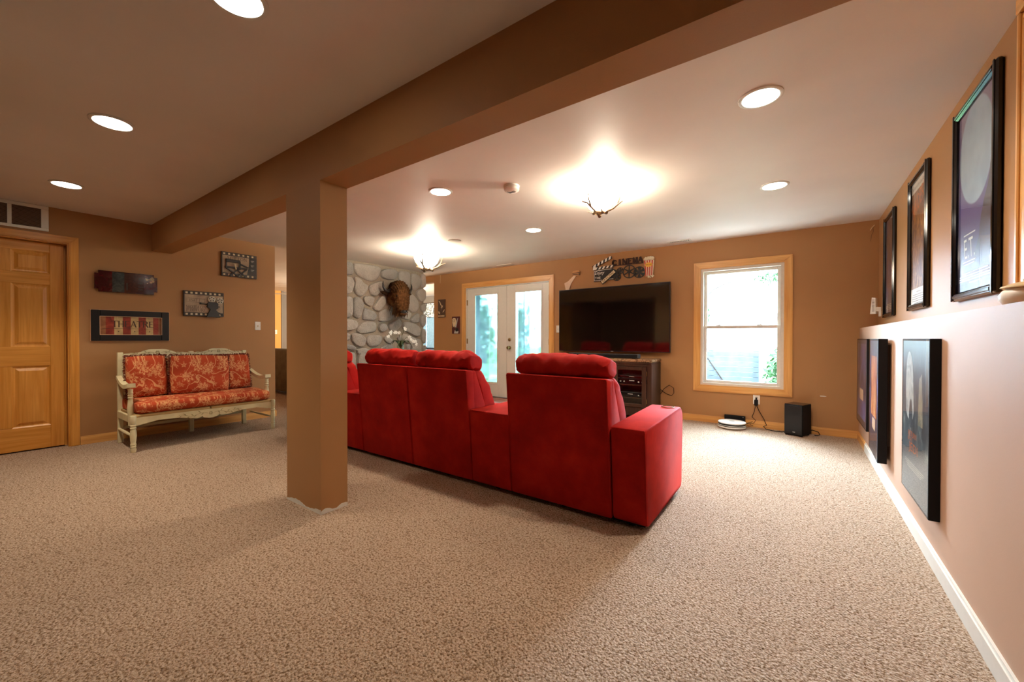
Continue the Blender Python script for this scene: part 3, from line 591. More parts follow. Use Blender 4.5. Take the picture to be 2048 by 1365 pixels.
def framed(name, lab, fr, a0, a1, b0, b1, wd, dp, artm, cat='poster'):
    t = thing(name, lab, cat, tuple(fr.p((a0+a1)/2, b0, 0)), group=None)
    for n, bx in (('frame_side', (a0, a0+wd, b0, b1)), ('frame_side', (a1-wd, a1, b0, b1)), ('frame_rail', (a0+wd, a1-wd, b0, b0+wd)), ('frame_rail', (a0+wd, a1-wd, b1-wd, b1))):
        part(t, n, MB(fr).box(*bx, 0, dp, .008).box(bx[0]+(wd*.3 if bx[1]-bx[0] < .1 else 0), bx[1]-(wd*.3 if bx[1]-bx[0] < .1 else 0), bx[2]+(wd*.3 if bx[3]-bx[2] < .1 else 0), bx[3]-(wd*.3 if bx[3]-bx[2] < .1 else 0), dp-.001, dp+.004, .003), 'blackgloss', smooth=False)
    part(t, 'print', MB(fr).box(a0+wd*.8, a1-wd*.8, b0+wd*.8, b1-wd*.8, .002, .008), artm, smooth=False)
    part(t, 'glass_pane', MB(fr).box(a0+wd*.8, a1-wd*.8, b0+wd*.8, b1-wd*.8, .012, .014), 'posterglass', smooth=False)
    return t
# purple poster with a pale disc
def p1mat():
    t = NT('violet_print'); t.set(.4, .4); g = t.add('ShaderNodeSeparateXYZ'); t.link(t.coord('Generated'), g.inputs[0]); v = t.coord()
    n = t.add('ShaderNodeTexNoise', i_Scale=5.0, i_Detail=5.0, i_Vector=v)
    c = t.ramp(g.outputs[2], [(0, '#2c2536'), (.25, '#3f3566'), (.5, '#544a93'), (.8, '#7d6f9f'), (1, '#8d7f9e')])
    dy = t.math('DIVIDE', t.math('SUBTRACT', g.outputs[1], .53), .44); dz = t.math('DIVIDE', t.math('SUBTRACT', g.outputs[2], .733), .275)
    rr = t.math('SQRT', t.math('ADD', t.math('MULTIPLY', dy, dy), t.math('MULTIPLY', dz, dz)))
    c = t.mix(t.ramp(rr, [(.96, (1, 1, 1)), (1.02, (0, 0, 0))]), c, t.ramp(n.outputs['Fac'], [(.3, '#8fb0cf'), (.7, '#b4d2e6')]))
    hill = t.math('ADD', t.math('ADD', .78, t.math('MULTIPLY', g.outputs[1], -1.1)), t.math('MULTIPLY', t.math('SUBTRACT', n.outputs['Fac'], .5), .25))
    c = t.mix(t.ramp(t.math('SUBTRACT', hill, g.outputs[2]), [(.49, (0, 0, 0)), (.52, (1, 1, 1))]) if False else t.math('GREATER_THAN', hill, g.outputs[2]), c, '#37303f')
    t.col(c); return t.m
M['art1'] = p1mat()
f1 = sub(RU, 0, 1.304, 0.0)
p1 = framed('framed_poster', 'large black-framed violet poster with a pale disc next to the pine casing', f1, 2.560, 3.150, 0, .990, .042, .026, 'art1')
mb = MB(f1).text('E.T.', 2.86, 3.02, .205, .305, .008, .0088, mirror=True, shear=-.2)
lines(mb, 2.85, 3.03, [(.325, .9), (.190, 1), (.176, .9)], .006, .0084); lines(mb, 2.62, 3.09, [(.132, .7), (.120, .95), (.108, 1), (.096, 1), (.082, .35)], .005, .0084)
part(p1, 'lettering', mb, 'ink_white', smooth=False)
M['art2'] = art('brown_collage_print', 1, [(.25, '#2a1810'), (.42, '#5e3a20'), (.52, '#8a5a30'), (.62, '#c08a4c'), (.75, '#e0bd84')], 9.0, 2.0, (1, 2.2, .8))
f2 = sub(RU, 0, 1.314, 0.0)
p2 = framed('framed_poster', 'black-framed brown and gold poster with white bands, second from the pine casing', f2, 3.700, 4.240, 0, .972, .042, .026, 'art2')
for q0_, q1_ in ((.860, .938), (.036, .155)): part(p2, 'paper_band', MB(f2).box(3.735, 4.205, q0_, q1_, .008, .0086), 'ink_white', smooth=False)
mb = MB(f2).text('The Return of the Great Adventure.', 3.75, 4.19, .880, .906, .009, .0092, mirror=True); lines(mb, 3.76, 4.18, [(.13, .3), (.11, .8), (.095, .9), (.08, .95), (.065, .95), (.05, .6)], .004, .0088)
part(p2, 'lettering', mb, 'ink_sepia', smooth=False)
part(p2, 'title', MB(sub(f2, 4.0, .77, 0, rot=-.30)).text('RAIDERS', -.20, .18, -.05, .06, .008, .0092, mirror=True, shear=.1), 'ink_orange', smooth=False)
M['art3'] = art('dusky_figure_print', 1, [(.25, '#241a20'), (.42, '#4a3540'), (.52, '#7a5c48'), (.62, '#5c5f8c'), (.75, '#c08c4a')], 5.0, 1.5, (1, 2.5, .6))
f3 = sub(RU, 0, 1.308, 0.0)
p3 = framed('framed_poster', 'black-framed dusky brown and blue poster nearest the back corner', f3, 4.830, 5.340, 0, .965, .042, .024, 'art3')
part(p3, 'lettering', lines(MB(f3), 4.89, 5.28, [(.12, .7), (.105, .9), (.09, .9), (.075, .6)], .005, .0084), 'ink_cream', smooth=False)

# three shadow-box posters below the ledge
def boxed(lab, fr, a0, a1, b0, b1, dp, artm, border, bord_mat):
    t = thing('shadow_box_poster', lab, 'poster', tuple(fr.p((a0+a1)/2, b0, 0)))
    th = .012
    for n, bx in (('box_side', (a0, a0+th, b0, b1)), ('box_side', (a1-th, a1, b0, b1)), ('box_rail', (a0+th, a1-th, b0, b0+th)), ('box_rail', (a0+th, a1-th, b1-th, b1))): part(t, n, MB(fr).box(*bx, 0, dp, .002), 'blackmatte', smooth=False)
    part(t, 'backing', MB(fr).box(a0+th, a1-th, b0+th, b1-th, 0, .004), 'ink_sepia', smooth=False)
    part(t, 'mat_board', MB(fr).box(a0+th, a1-th, b0+th, b1-th, dp-.008, dp-.002), bord_mat, smooth=False)
    part(t, 'print', MB(fr).box(a0+border, a1-border, b0+border*1.2, b1-border*.8, dp-.002, dp-.0012), artm, smooth=False)
    part(t, 'face_glass', MB(fr).box(a0+th*.3, a1-th*.3, b0+th*.3, b1-th*.3, dp, dp+.002), 'posterglass', smooth=False)
    return t
M['navy_mat'] = flat('dark_print_border', '#221e26'); M['gray_mat'] = flat('dark_gray_border', '#4a4244')
M['artA'] = art('night_violet_print', 1, [(.3, '#17141c'), (.45, '#35304a'), (.58, '#5c5680'), (.7, '#8f7c8c'), (.8, '#c9b7a0')], 8.0, 1.0, (1, 2.2, .7), ([(0, (.75,)*3), (.22, (.6,)*3), (.3, (0,)*3)], [(0, '#6f78a8'), (.2, '#5d62a0'), (1, '#5d62a0')]))
pa = boxed('shadow box poster in violet tones, the low one nearest the back corner', RL, 4.968, 5.715, .235, 1.103, .026, 'artA', .06, 'gray_mat')
part(pa, 'lettering', MB(RL).box(5.2, 5.48, .49, .60, .0252, .0256), 'ink_peach', smooth=False)
M['artB'] = art('flame_orange_print', 1, [(.3, '#7a2c10'), (.45, '#c85a20'), (.55, '#ec9440'), (.66, '#f6d9a8'), (.78, '#ffe8cc')], 6.0, 2.0, (1, 2.5, .7))
M['artB2'] = art('night_blue_print', 1, [(.3, '#131018'), (.5, '#2b2440'), (.62, '#5e58a8'), (.75, '#a8b8e0')], 8.0, 1.0, (1, 2.0, .8), ([(0, (1,)*3), (.22, (.8,)*3), (.3, (0,)*3), (.8, (0,)*3), (.95, (.9,)*3)], [(0, '#3a3030'), (.2, '#2a2226'), (1, '#2a2628')]))
fb = sub(RL, 3.915, 0.20, 0.020, swing=-.03); fb = Fr(fb.O, fb.R, fb.U, fb.N)
pb = boxed('shadow box poster with an orange flame panel, hanging crooked between the other two', fb, 0, .60, 0, .905, .052, 'artB2', .02, 'navy_mat')
part(pb, 'flame_panel', MB(fb).box(.10, .46, .30, .77, .0508, .0514), 'artB', smooth=False)
part(pb, 'lettering', MB(fb).box(.17, .37, .20, .285, .0508, .0514), 'ink_peach', smooth=False)
part(pb, 'standoff', MB(fb).box(.05, .55, .12, .86, -.020, 0), 'ink_sepia', 'brown back board showing behind the box', smooth=False)
M['artC'] = art('teal_dark_print', 1, [(.3, '#14161a'), (.48, '#2b3034'), (.6, '#55605f'), (.72, '#9ea79c'), (.85, '#d8d2bc')], 5.0, 1.5, (1, 2.4, .8), ([(0, (1,)*3), (.26, (.9,)*3), (.42, (0,)*3), (.82, (0,)*3), (.95, (.95,)*3)], [(0, '#6d8088'), (.25, '#51626c'), (.9, '#5f8288'), (1, '#74999c')]))
pc = boxed('shadow box poster in teal gray with orange lettering, nearest of the three low ones', RL, 2.676, 3.280, .250, 1.108, .040, 'artC', .002, 'navy_mat')
mb = MB(RL).text('RETURN', 2.925, 3.11, .572, .602, .0390, .0394, mirror=True).text('OF THE', 3.03, 3.12, .546, .566, .0390, .0394, mirror=True).text('JEDI', 2.90, 3.10, .480, .542, .0390, .0394, mirror=True)
part(pc, 'lettering', mb, 'ink_orange', smooth=False)
mb = MB(RL).mat(0).prism(smooth_poly([(2.99, .66), (3.17, .66), (3.19, .80), (3.17, 1.0), (3.10, 1.05), (3.02, .98), (3.0, .8)]), .0388, .0391).mat(1).prism(smooth_poly([(3.03, .62), (3.09, .62), (3.11, .70), (3.06, .80), (3.02, .72)]), .0392, .0394).mat(2).prism([(2.80, .66), (2.90, .66), (2.88, .90), (2.82, .93)], .0388, .0390)
M['pale_shape'] = art('pale_shape_ink', 1, [(.3, '#8f9a98'), (.6, '#d3d6cc')], 9.0); M['dim_shape'] = art('dim_shape_ink', 1, [(.3, '#5a5848'), (.6, '#a59c7c')], 12.0)
part(pc, 'printed_shapes', mb, ['pale_shape', 'ink_dark', 'dim_shape'], smooth=False)
lines(mb2 := MB(RL), 2.72, 3.24, [(.43, .8), (.42, .8), (.41, .7), (.40, .6)], .003, .0388); part(pc, 'credit_lines', mb2, 'ink_gray', smooth=False)

# ------------------------------------------------------------------ signs on the left wall
th = thing('framed_sign', 'black-framed striped THEATRE sign above the cream bench', 'sign', (-5.98, 1.168, 1.07))
a0, a1, b0, b1 = .850, 1.486, 1.068, 1.396
for n, bx in (('frame_side', (a0, a0+.068, b0, b1)), ('frame_side', (a1-.068, a1, b0, b1)), ('frame_rail', (a0+.068, a1-.068, b0, b0+.068)), ('frame_rail', (a0+.068, a1-.068, b1-.068, b1))): part(th, n, MB(LW).box(*bx, 0, .026, .004), 'black', smooth=False)
part(th, 'frame_bead', MB(LW).box(a0-.003, a1+.003, b0-.003, b0, 0, .018).box(a0-.003, a1+.003, b1, b1+.003, 0, .018).box(a0-.003, a0, b0, b1, 0, .018).box(a1, a1+.003, b0, b1, 0, .018).box(a0+.066, a1-.066, b0+.064, b0+.068, .0, .027).box(a0+.066, a1-.066, b1-.068, b1-.064, 0, .027).box(a0+.064, a0+.068, b0+.064, b1-.064, 0, .027).box(a1-.068, a1-.064, b0+.064, b1-.064, 0, .027), 'ink_peach', smooth=False)
M['stripe_red'] = art('aged_red_print', 1, [(.3, '#6e2016'), (.6, '#9a3a28'), (.8, '#a8604a')], 9.0); M['stripe_cream'] = art('aged_cream_print', 1, [(.3, '#a88a5a'), (.6, '#cdb07a'), (.8, '#d9c394')], 9.0); M['stripe_rust'] = art('aged_rust_print', 1, [(.3, '#7a4a2c'), (.6, '#a06a44')], 9.0)
mb = MB(LW); xs = [.918, .962, 1.026, 1.094, 1.158, 1.222, 1.284, 1.346, 1.392, 1.418]
for k in range(9): mb.mat((2, 0, 1, 0, 1, 0, 1, 0, 2)[k]).box(xs[k], xs[k+1], b0+.068, b1-.068, .008, .012)
part(th, 'print', mb, ['stripe_red', 'stripe_cream', 'stripe_rust'], smooth=False)
# a small serif alphabet built from strokes (x0, y0, x1, y1, heavy)
ST = dict(T=([(0, 1, 1, 1, 0), (.5, 0, .5, 1, 1)], [(.5, 0)], [(0, 1), (1, 1)]), H=([(.12, 0, .12, 1, 1), (.88, 0, .88, 1, 1), (.12, .52, .88, .52, 0)], [(.12, 0), (.88, 0), (.12, 1), (.88, 1)], []), E=([(.18, 0, .18, 1, 1), (.18, 1, .85, 1, 0), (.18, .52, .7, .52, 0), (.18, 0, .9, 0, 0)], [(.18, 0), (.18, 1)], [(.85, 1), (.9, 0)]),
          A=([(.05, 0, .5, 1, 0), (.5, 1, .95, 0, 1), (.24, .36, .76, .36, 0)], [(.05, 0), (.95, 0)], []), R=([(.15, 0, .15, 1, 1), (.15, 1, .6, 1, 0), (.6, 1, .8, .88, 1), (.8, .88, .8, .68, 1), (.8, .68, .6, .54, 1), (.6, .54, .15, .54, 0), (.5, .54, .95, 0, 1)], [(.15, 0), (.15, 1), (.95, 0)], []),
          C=([(.88, .8, .7, .97, 0), (.7, .97, .4, 1, 0), (.4, 1, .14, .75, 1), (.14, .75, .1, .5, 1), (.1, .5, .14, .25, 1), (.14, .25, .4, 0, 1), (.4, 0, .7, .03, 0), (.7, .03, .9, .2, 0)], [], [(.88, .9)]), I=([(.5, 0, .5, 1, 1)], [(.5, 0), (.5, 1)], []), N=([(.12, 0, .12, 1, 0), (.12, 1, .88, 0, 1), (.88, 0, .88, 1, 0)], [(.12, 0), (.12, 1), (.88, 1)], []),
          M=([(.08, 0, .12, 1, 0), (.12, 1, .5, .1, 1), (.5, .1, .88, 1, 0), (.88, 1, .92, 0, 1)], [(.08, 0), (.92, 0), (.10, 1), (.90, 1)], []), O=([(.5, 1, .8, .88, 0), (.8, .88, .93, .5, 1), (.93, .5, .8, .12, 1), (.8, .12, .5, 0, 0), (.5, 0, .2, .12, 0), (.2, .12, .07, .5, 1), (.07, .5, .2, .88, 1), (.2, .88, .5, 1, 0)], [], []), P=([(.15, 0, .15, 1, 1), (.15, 1, .6, 1, 0), (.6, 1, .85, .87, 1), (.85, .87, .85, .66, 1), (.85, .66, .6, .5, 1), (.6, .5, .15, .5, 0)], [(.15, 0), (.15, 1)], []), U=([(.12, 1, .12, .3, 1), (.12, .3, .3, .03, 1), (.3, .03, .65, .03, 0), (.65, .03, .86, .3, 0), (.86, .3, .86, 1, 0)], [(.12, 1), (.86, 1)], []), S=([(.85, .82, .6, 1, 0), (.6, 1, .3, .97, 0), (.3, .97, .14, .75, 1), (.14, .75, .82, .3, 1), (.82, .3, .65, .03, 1), (.65, .03, .3, .0, 0), (.3, 0, .12, .2, 0)], [], [(.85, .9), (.12, .12)]))
def serif(mb, body, fr, a0, a1, b0, b1, c0, c1, heavy=.17, thin=.06):
    n = len(body); wl = (a1-a0)/n; h = b1-b0
    for i, ch in enumerate(body):
        if ch not in ST: continue
        s, foot, tick = ST[ch]; o = a0+i*wl; P = lambda x, y: (o+wl*(.06+.88*x), b0+h*y); m = min(wl, h)
        for x0, y0, x1, y1, hv in s:
            p, q = Vector(P(x0, y0)), Vector(P(x1, y1)); d = (q-p); ln = d.length; d.normalize(); t_ = m*(heavy if hv else thin)
            mb.at(sub(fr, p.x, p.y, 0, rot=math.atan2(d.y, d.x))).box(-t_*.25, ln+t_*.25, -t_/2, t_/2, c0, c1)
        mb.at(fr)
        for x, y in foot: p = P(x, y); mb.box(p[0]-m*.17, p[0]+m*.17, p[1]-m*.03+(-.0 if y else 0), p[1]+m*.03, c0, c1)
        for x, y in tick: p = P(x, y); mb.box(p[0]-m*.03, p[0]+m*.03, p[1]-m*.14, p[1]+m*.03, c0, c1)
    return mb
part(th, 'lettering', serif(MB(LW), 'THEATRE', LW, 1.005, 1.355, 1.218, 1.282, .0118, .0126, .21, .10).box(.935, 1.40, 1.199, 1.202, .0118, .0124), 'ink_sepia', smooth=False)
for q in (1.060, 1.190, 1.315): part(th, 'printed_dot', MB(LW).prism(circ(q, 1.168, .006, 8), .0118, .0124), 'ink_sepia', smooth=False)
# glossy dark red ticket-shaped plaque
tk = thing('glossy_plaque', 'glossy dark red ticket-shaped plaque with notched corners on the left wall', 'plaque', (-5.98, 1.13, 1.585))
M['resin'] = plain('dark_red_gloss', '#3a0a12', .10, .7, var=.35, scale=20)
o0, o1, q0, q1, nt = .877, 1.381, 1.588, 1.812, .030
pl = [(o0, q0+nt), (o0+nt, q0+nt), (o0+nt, q0), (o1-nt, q0), (o1-nt, q0+nt), (o1, q0+nt), (o1, q1-nt), (o1-nt, q1-nt), (o1-nt, q1), (o0+nt, q1), (o0+nt, q1-nt), (o0, q1-nt)]
part(tk, 'board', MB(LW).prism(pl, 0, .030), 'resin', smooth=False)
M['resin_gray'] = art('dark_gray_gloss', 1, [(.3, '#1c2426'), (.6, '#3c4646'), (.8, '#56605c')], 18.0, rough=.1); M['resin_brown'] = art('dark_brown_gloss', 1, [(.3, '#241012'), (.6, '#43231c'), (.8, '#5c382c')], 16.0, rough=.1)
part(tk, 'printed_bands', MB(LW).mat(0).box(1.010, 1.105, q0+.006, q1-.006, .030, .0304).mat(1).box(1.105, 1.265, q0+.006, q1-.006, .030, .0304).mat(2).box(1.120, 1.132, 1.62, 1.70, .0304, .0308).box(1.215, 1.262, 1.66, 1.672, .0304, .0308).box(1.215, 1.255, 1.70, 1.712, .0304, .0308).box(1.222, 1.234, 1.74, 1.77, .0304, .0308).box(1.215, 1.255, 1.63, 1.642, .0304, .0308), ['resin_gray', 'resin_brown', 'ink_dark'], smooth=False)
mb = MB(LW); random.seed(11)
for k in range(22):
    a, b = min(1.345, 1.322+random.gauss(0, .022)), min(1.79, 1.745+random.gauss(0, .024)); r = random.uniform(.005, .010); g = random.uniform(0, 3)
    mb.prism([(a+r*math.cos(g+q)*1.3, b+r*math.sin(g+q)*.7) for q in (0, 1.6, 3.1, 4.6)], .0302, .0312)
part(tk, 'gold_flecks', mb, 'ink_cream', smooth=False)
# film-strip plaques
M['sepia_board'] = art('sepia_board_print', 1, [(.3, '#7c6650'), (.55, '#a58c70'), (.8, '#bda684')], 5.0); M['film_dark'] = plain('dark_film_border', '#3b3029', .5, var=.15); M['perf'] = flat('film_perforation', '#cdbb98'); M['bronze'] = plain('dark_bronze_relief', '#231d1a', .4)
def film_plaque(lab, a0, a1, b0, b1, nt, dark_from=None):
    t = thing('film_plaque', lab, 'plaque', (-5.98, (a0+a1)/2, b0), group='film strip plaques on the left wall')
    part(t, 'board', MB(LW).box(a0, a1, b0, b1, 0, .026, .003), 'film_dark', smooth=False)
    part(t, 'print', MB(LW).box(a0+.012, (dark_from or a1-.012), b0+.045, b1-.045, .026, .0268), 'sepia_board', smooth=False)
    for b in (b0+.012, b1-.034):
        for k in range(nt):
            a = a0+.02+k*(a1-a0-.03)/nt
            part(t, 'perforation', MB(LW).box(a, a+.022, b, b+.022, .026, .0272), 'perf', smooth=False)
    return t
mp = film_plaque('film strip plaque reading START MOTION PICTURE with a movie camera relief', 1.620, 2.034, 1.366, 1.670, 8)
mb = MB(LW).text('START', 1.675, 1.755, 1.545, 1.570, .0268, .0274); serif(mb, 'MOTION', LW, 1.645, 1.85, 1.462, 1.492, .0268, .0274, .12, .08); serif(mb, 'PICTURE', LW, 1.645, 1.85, 1.424, 1.454, .0268, .0274, .12, .08)
mb.box(1.66, 1.84, 1.578, 1.581, .0268, .0272).box(1.66, 1.84, 1.533, 1.536, .0268, .0272).box(1.775, 1.778, 1.536, 1.578, .0268, .0272).box(1.825, 1.828, 1.536, 1.578, .0268, .0272)
part(mp, 'lettering', mb, 'ink_sepia', smooth=False)
part(mp, 'camera_relief', MB(LW).prism([(1.845, 1.358), (1.985, 1.358), (1.965, 1.42), (1.94, 1.45), (1.965, 1.47), (1.965, 1.53), (1.94, 1.545), (1.87, 1.545), (1.855, 1.53), (1.855, 1.48), (1.885, 1.455), (1.87, 1.42)], .0268, .052).box(1.965, 1.985, 1.485, 1.497, .03, .045).at(sub(LW, 1.95, 1.43, 0, rot=-.55)).box(0, .075, -.005, .005, .03, .04).at(LW).tube([(1.86, 1.515, .04), (1.80, 1.520, .05), (1.775, 1.522, .055)], [.006, .006, .012], 8), 'bronze', smooth=False)
M['reel_gray'] = plain('pewter_reel', '#b9b09c', .4)
for a, b in ((1.898, 1.580), (1.984, 1.568)):
    rl = part(mp, 'reel', MB(sub(LW, a, b, 0)).lathe([(.036, .028), (.040, .034), (.040, .046), (.032, .050), (.006, .050)], n=22), 'reel_gray')
    mb = MB(sub(LW, a, b, 0))
    for k in range(5): mb.prism(circ(.022*math.cos(k*1.257+.4), .022*math.sin(k*1.257+.4), .0075, 8), .0495, .0508)
    mb.prism(circ(0, 0, .005, 8), .0495, .0508); part(rl, 'reel_hole', mb, 'bronze', smooth=False)
ac = film_plaque("film strip plaque reading ACTION with a director's chair relief", 2.009, 2.419, 1.893, 2.205, 7, 2.325)
part(ac, 'lettering', serif(MB(LW), 'ACTION', LW, 2.06, 2.30, 2.112, 2.150, .0268, .0274, .12, .08), 'ink_sepia', smooth=False)
part(ac, 'dark_print', MB(LW).prism([(2.30, 1.94), (2.325, 1.94), (2.325, 2.16), (2.34, 2.16)], .0262, .0272).box(2.325, 2.412, 1.935, 2.165, .026, .0268), 'bronze', smooth=False)
mb = MB(LW)
for k in range(3): mb.box(2.345, 2.385, 2.125-.06*k, 2.130-.06*k, .0268, .0272).box(2.35, 2.375, 2.112-.06*k, 2.116-.06*k, .0268, .0272)
part(ac, 'printed_marks', mb, 'ink_gray', kind='stuff', smooth=False)
mb = MB(LW).box(2.055, 2.215, 2.075, 2.112, .032, .050, .004).box(2.052, 2.064, 1.99, 2.115, .030, .044).box(2.208, 2.220, 1.99, 2.10, .030, .044).box(2.045, 2.300, 2.000, 2.022, .030, .052, .003)
for x0, y0, x1, y1 in ((2.06, 2.0, 2.19, 1.905), (2.20, 2.0, 2.10, 1.905), (2.17, 2.0, 2.28, 1.905), (2.29, 2.0, 2.19, 1.905), (2.22, 2.065, 2.31, 2.03)):
    mb.at(sub(LW, x0, y0, 0, rot=math.atan2(y1-y0, x1-x0))).box(0, math.hypot(x1-x0, y1-y0), -.007, .007, .028, .044)
part(ac, 'chair_relief', mb, 'bronze', smooth=False)
part(ac, 'chair_slat', MB(sub(LW, 2.148, 2.06, 0, rot=-1.35)).box(0, .075, -.008, .008, .045, .056, .002), 'perf', smooth=False)
def switch(name, lab, fr, a, b, dbl=False):
    t = thing(name, lab, 'switch', tuple(fr.p(a, b-.06, 0)))
    part(t, 'plate', MB(fr).box(a-.035, a+.035, b-.058, b+.058, 0, .006, .003), 'white', smooth=False)
    part(t, 'toggle', MB(sub(fr, a, b, .006, tilt=.4)).box(-.005, .005, -.010, .010, -.002, .012, .002), 'ink_cream', smooth=False); return t
switch('light_switch', 'white light switch on the left wall near its end', LW, 2.437, 1.263)
switch('light_switch', 'white light switch beside the pine casing behind the television edge', BW, -3.218, 1.252)
switch('light_switch', 'white light switch on the far yellow wall', Fr((-11.6, 0, 0), (0, 1, 0), (0, 0, 1), (1, 0, 0)), 5.16, 1.25)

# ------------------------------------------------------------------ small sports plaques beside the glazed door
M['oxblood'] = plain('dark_red_wood', '#4c1a1c', .5, var=.15)
s1 = thing('sports_plaque', 'upper small brown and cream plaque with leaf shapes and a brown ball', 'plaque', (-5.9, 5.8, 1.515))
part(s1, 'board', MB(BW).box(-6.0, -5.80, 1.517, 1.880, 0, .016, .002), 'ink_sepia', smooth=False)
random.seed(2); mb = MB(BW)
for k in range(13):
    a, b = -5.985+.17*((k*.618) % 1), 1.60+.26*((k*.381+.1) % 1); g = (.9 if a < -5.9 else -.9)+random.uniform(-.3, .3)
    mb.at(sub(BW, min(max(a, -5.965), -5.84), b, 0, rot=math.pi/2+g)).prism([(-.038, 0), (0, -.009), (.038, 0), (0, .009)], .0155, .0185)
mb.at(BW)
for k in range(5): mb.box(-5.985+.036*k, -5.963+.036*k, 1.528, 1.560, .0155, .018)
part(s1, 'leaf_cutout', mb, 'ink_cream', kind='stuff', smooth=False)
part(s1, 'ball', MB(sub(BW, -5.855, 1.685, .016, rot=.7)).ball((0, 0, .004), (.048, .032, .012)), 'ink_sepia')
s2 = thing('sports_plaque', 'lower small dark red plaque with a cream bat, star and dark ball', 'plaque', (-5.5, 5.8, 1.185))
part(s2, 'board', MB(BW).box(-5.607, -5.405, 1.184, 1.522, 0, .016, .002), 'oxblood', smooth=False)
part(s2, 'cream_shape', MB(BW).prism([(-5.595, 1.39), (-5.595, 1.47), (-5.56, 1.50), (-5.51, 1.49), (-5.49, 1.44), (-5.50, 1.37), (-5.53, 1.33), (-5.58, 1.36)], .0155, .0175), 'ink_cream', smooth=False)
part(s2, 'lettering', MB(BW).text('CE', -5.582, -5.515, 1.415, 1.465, .017, .0182), 'oxblood', smooth=False)
part(s2, 'bat', MB(sub(BW, -5.50, 1.33, 0, rot=1.25)).prism([(-.02, -.016), (.10, -.010), (.16, -.006), (.168, -.010), (.168, .010), (.16, .006), (.10, .010), (-.02, .016)], .0155, .022), 'ink_gray', smooth=False)
part(s2, 'star', MB(BW).prism([(-5.555+(.045 if k % 2 == 0 else .017)*math.cos(k*math.pi/5+.3), 1.345+(.045 if k % 2 == 0 else .017)*math.sin(k*math.pi/5+.3)) for k in range(10)], .0155, .0195), 'ink_cream', smooth=False)
part(s2, 'ball', MB(sub(BW, -5.475, 1.265, .016)).ball((0, 0, .003), (.040, .040, .012)), 'bronze')
part(s2, 'glove', MB(BW).prism([(-5.55, 1.19), (-5.44, 1.19), (-5.43, 1.23), (-5.47, 1.26), (-5.53, 1.25)], .0155, .019), 'ink_gray', smooth=False)
solo('hanging_wire', MB(BW).tube([(-5.945, 2.384, .006), (-5.938, 2.33, .006), (-5.942, 2.27, .007), (-5.951, 2.211, .006)], .0028, 5), 'ink_cream', 'thin white wire hanging from the ceiling left of the glazed door', 'wire')

# ------------------------------------------------------------------ metal cinema sign over the television
cs = thing('cinema_sign', 'metal CINEMA wall sign with clapperboard, reels and popcorn above the television', 'sign', (-2.13, 5.78, 1.92))
M['signblack'] = plain('sign_black', '#211f1d', .5); M['signbrown'] = plain('sign_brown_letters', '#3c1f17', .5); M['popred'] = plain('popcorn_red', '#b8321f', .5); M['popcorn'] = plain('popcorn_cream', '#dcd0b4', .7, var=.15, scale=60)
part(cs, 'clapperboard', MB(BW).prism([(-2.582, 1.972), (-2.25, 1.985), (-2.20, 2.10), (-2.284, 2.155), (-2.582, 2.145)], .012, .026), 'signblack', smooth=False)
part(cs, 'board_border', MB(BW).box(-2.578, -2.572, 1.985, 2.138, .026, .028).prism([(-2.578, 1.982), (-2.27, 1.993), (-2.27, 1.999), (-2.578, 1.988)], .026, .028).prism([(-2.578, 2.132), (-2.30, 2.143), (-2.30, 2.149), (-2.578, 2.138)], .026, .028), 'ink_white', smooth=False)
def striped(nm, fr, ln, h, n):
    p = part(cs, nm, MB(fr).box(0, ln, 0, h, .012, .028), 'signblack', smooth=False); mb = MB(fr); w_ = ln/n
    for k in range(n): mb.prism([(k*w_+.008, 0), (k*w_+w_*.5+.008, 0), (min(ln, k*w_+w_*.5+.034), h), (k*w_+.034, h)], .028, .0292)
    part(p, 'white_stripe', mb, 'ink_white', smooth=False)
striped('clapper_bar', sub(BW, -2.584, 2.150, 0, rot=.055), .315, .036, 5)
striped('clapper_arm', sub(BW, -2.592, 2.178, 0, rot=.40), .325, .040, 5)
part(cs, 'hinge_plate', MB(BW).prism([(-2.598, 2.15), (-2.555, 2.155), (-2.553, 2.20), (-2.59, 2.215)], .027, .031), 'ink_white', smooth=False)
part(cs, 'lettering', MB(BW).text('Enjoy', -2.565, -2.41, 2.062, 2.128, .026, .029, shear=.25).text('THE', -2.563, -2.472, 2.010, 2.044, .026, .029), 'ink_white', smooth=False)
fbn = sub(BW, -2.447, 1.948, 0, rot=.66)
bn = part(cs, 'show_banner', MB(fbn).box(-.006, .262, -.030, .030, .028, .042), 'signblack', smooth=False)
part(bn, 'banner_face', MB(fbn).box(.002, .255, -.022, .022, .042, .0432), 'ink_cream', smooth=False)
part(bn, 'banner_lettering', MB(fbn).text('SHOW', .020, .238, -.017, .017, .0432, .0446), 'ink_dark', smooth=False)
fc = sub(BW, -2.285, 2.188, 0, rot=.0)
mb = MB(BW); serif(mb, 'CINEMA', Fr(BW.p(-2.292, 2.196, 0), (1, 0, .01), (0, 0, 1), (0, -1, 0)), 0, .462, 0, .072, .012, .026, .38, .17); mb.at(BW).box(-2.284, -1.826, 2.182, 2.192, .010, .020)
part(cs, 'cinema_letters', mb, 'signbrown', 'dark brown CINEMA lettering', smooth=False)
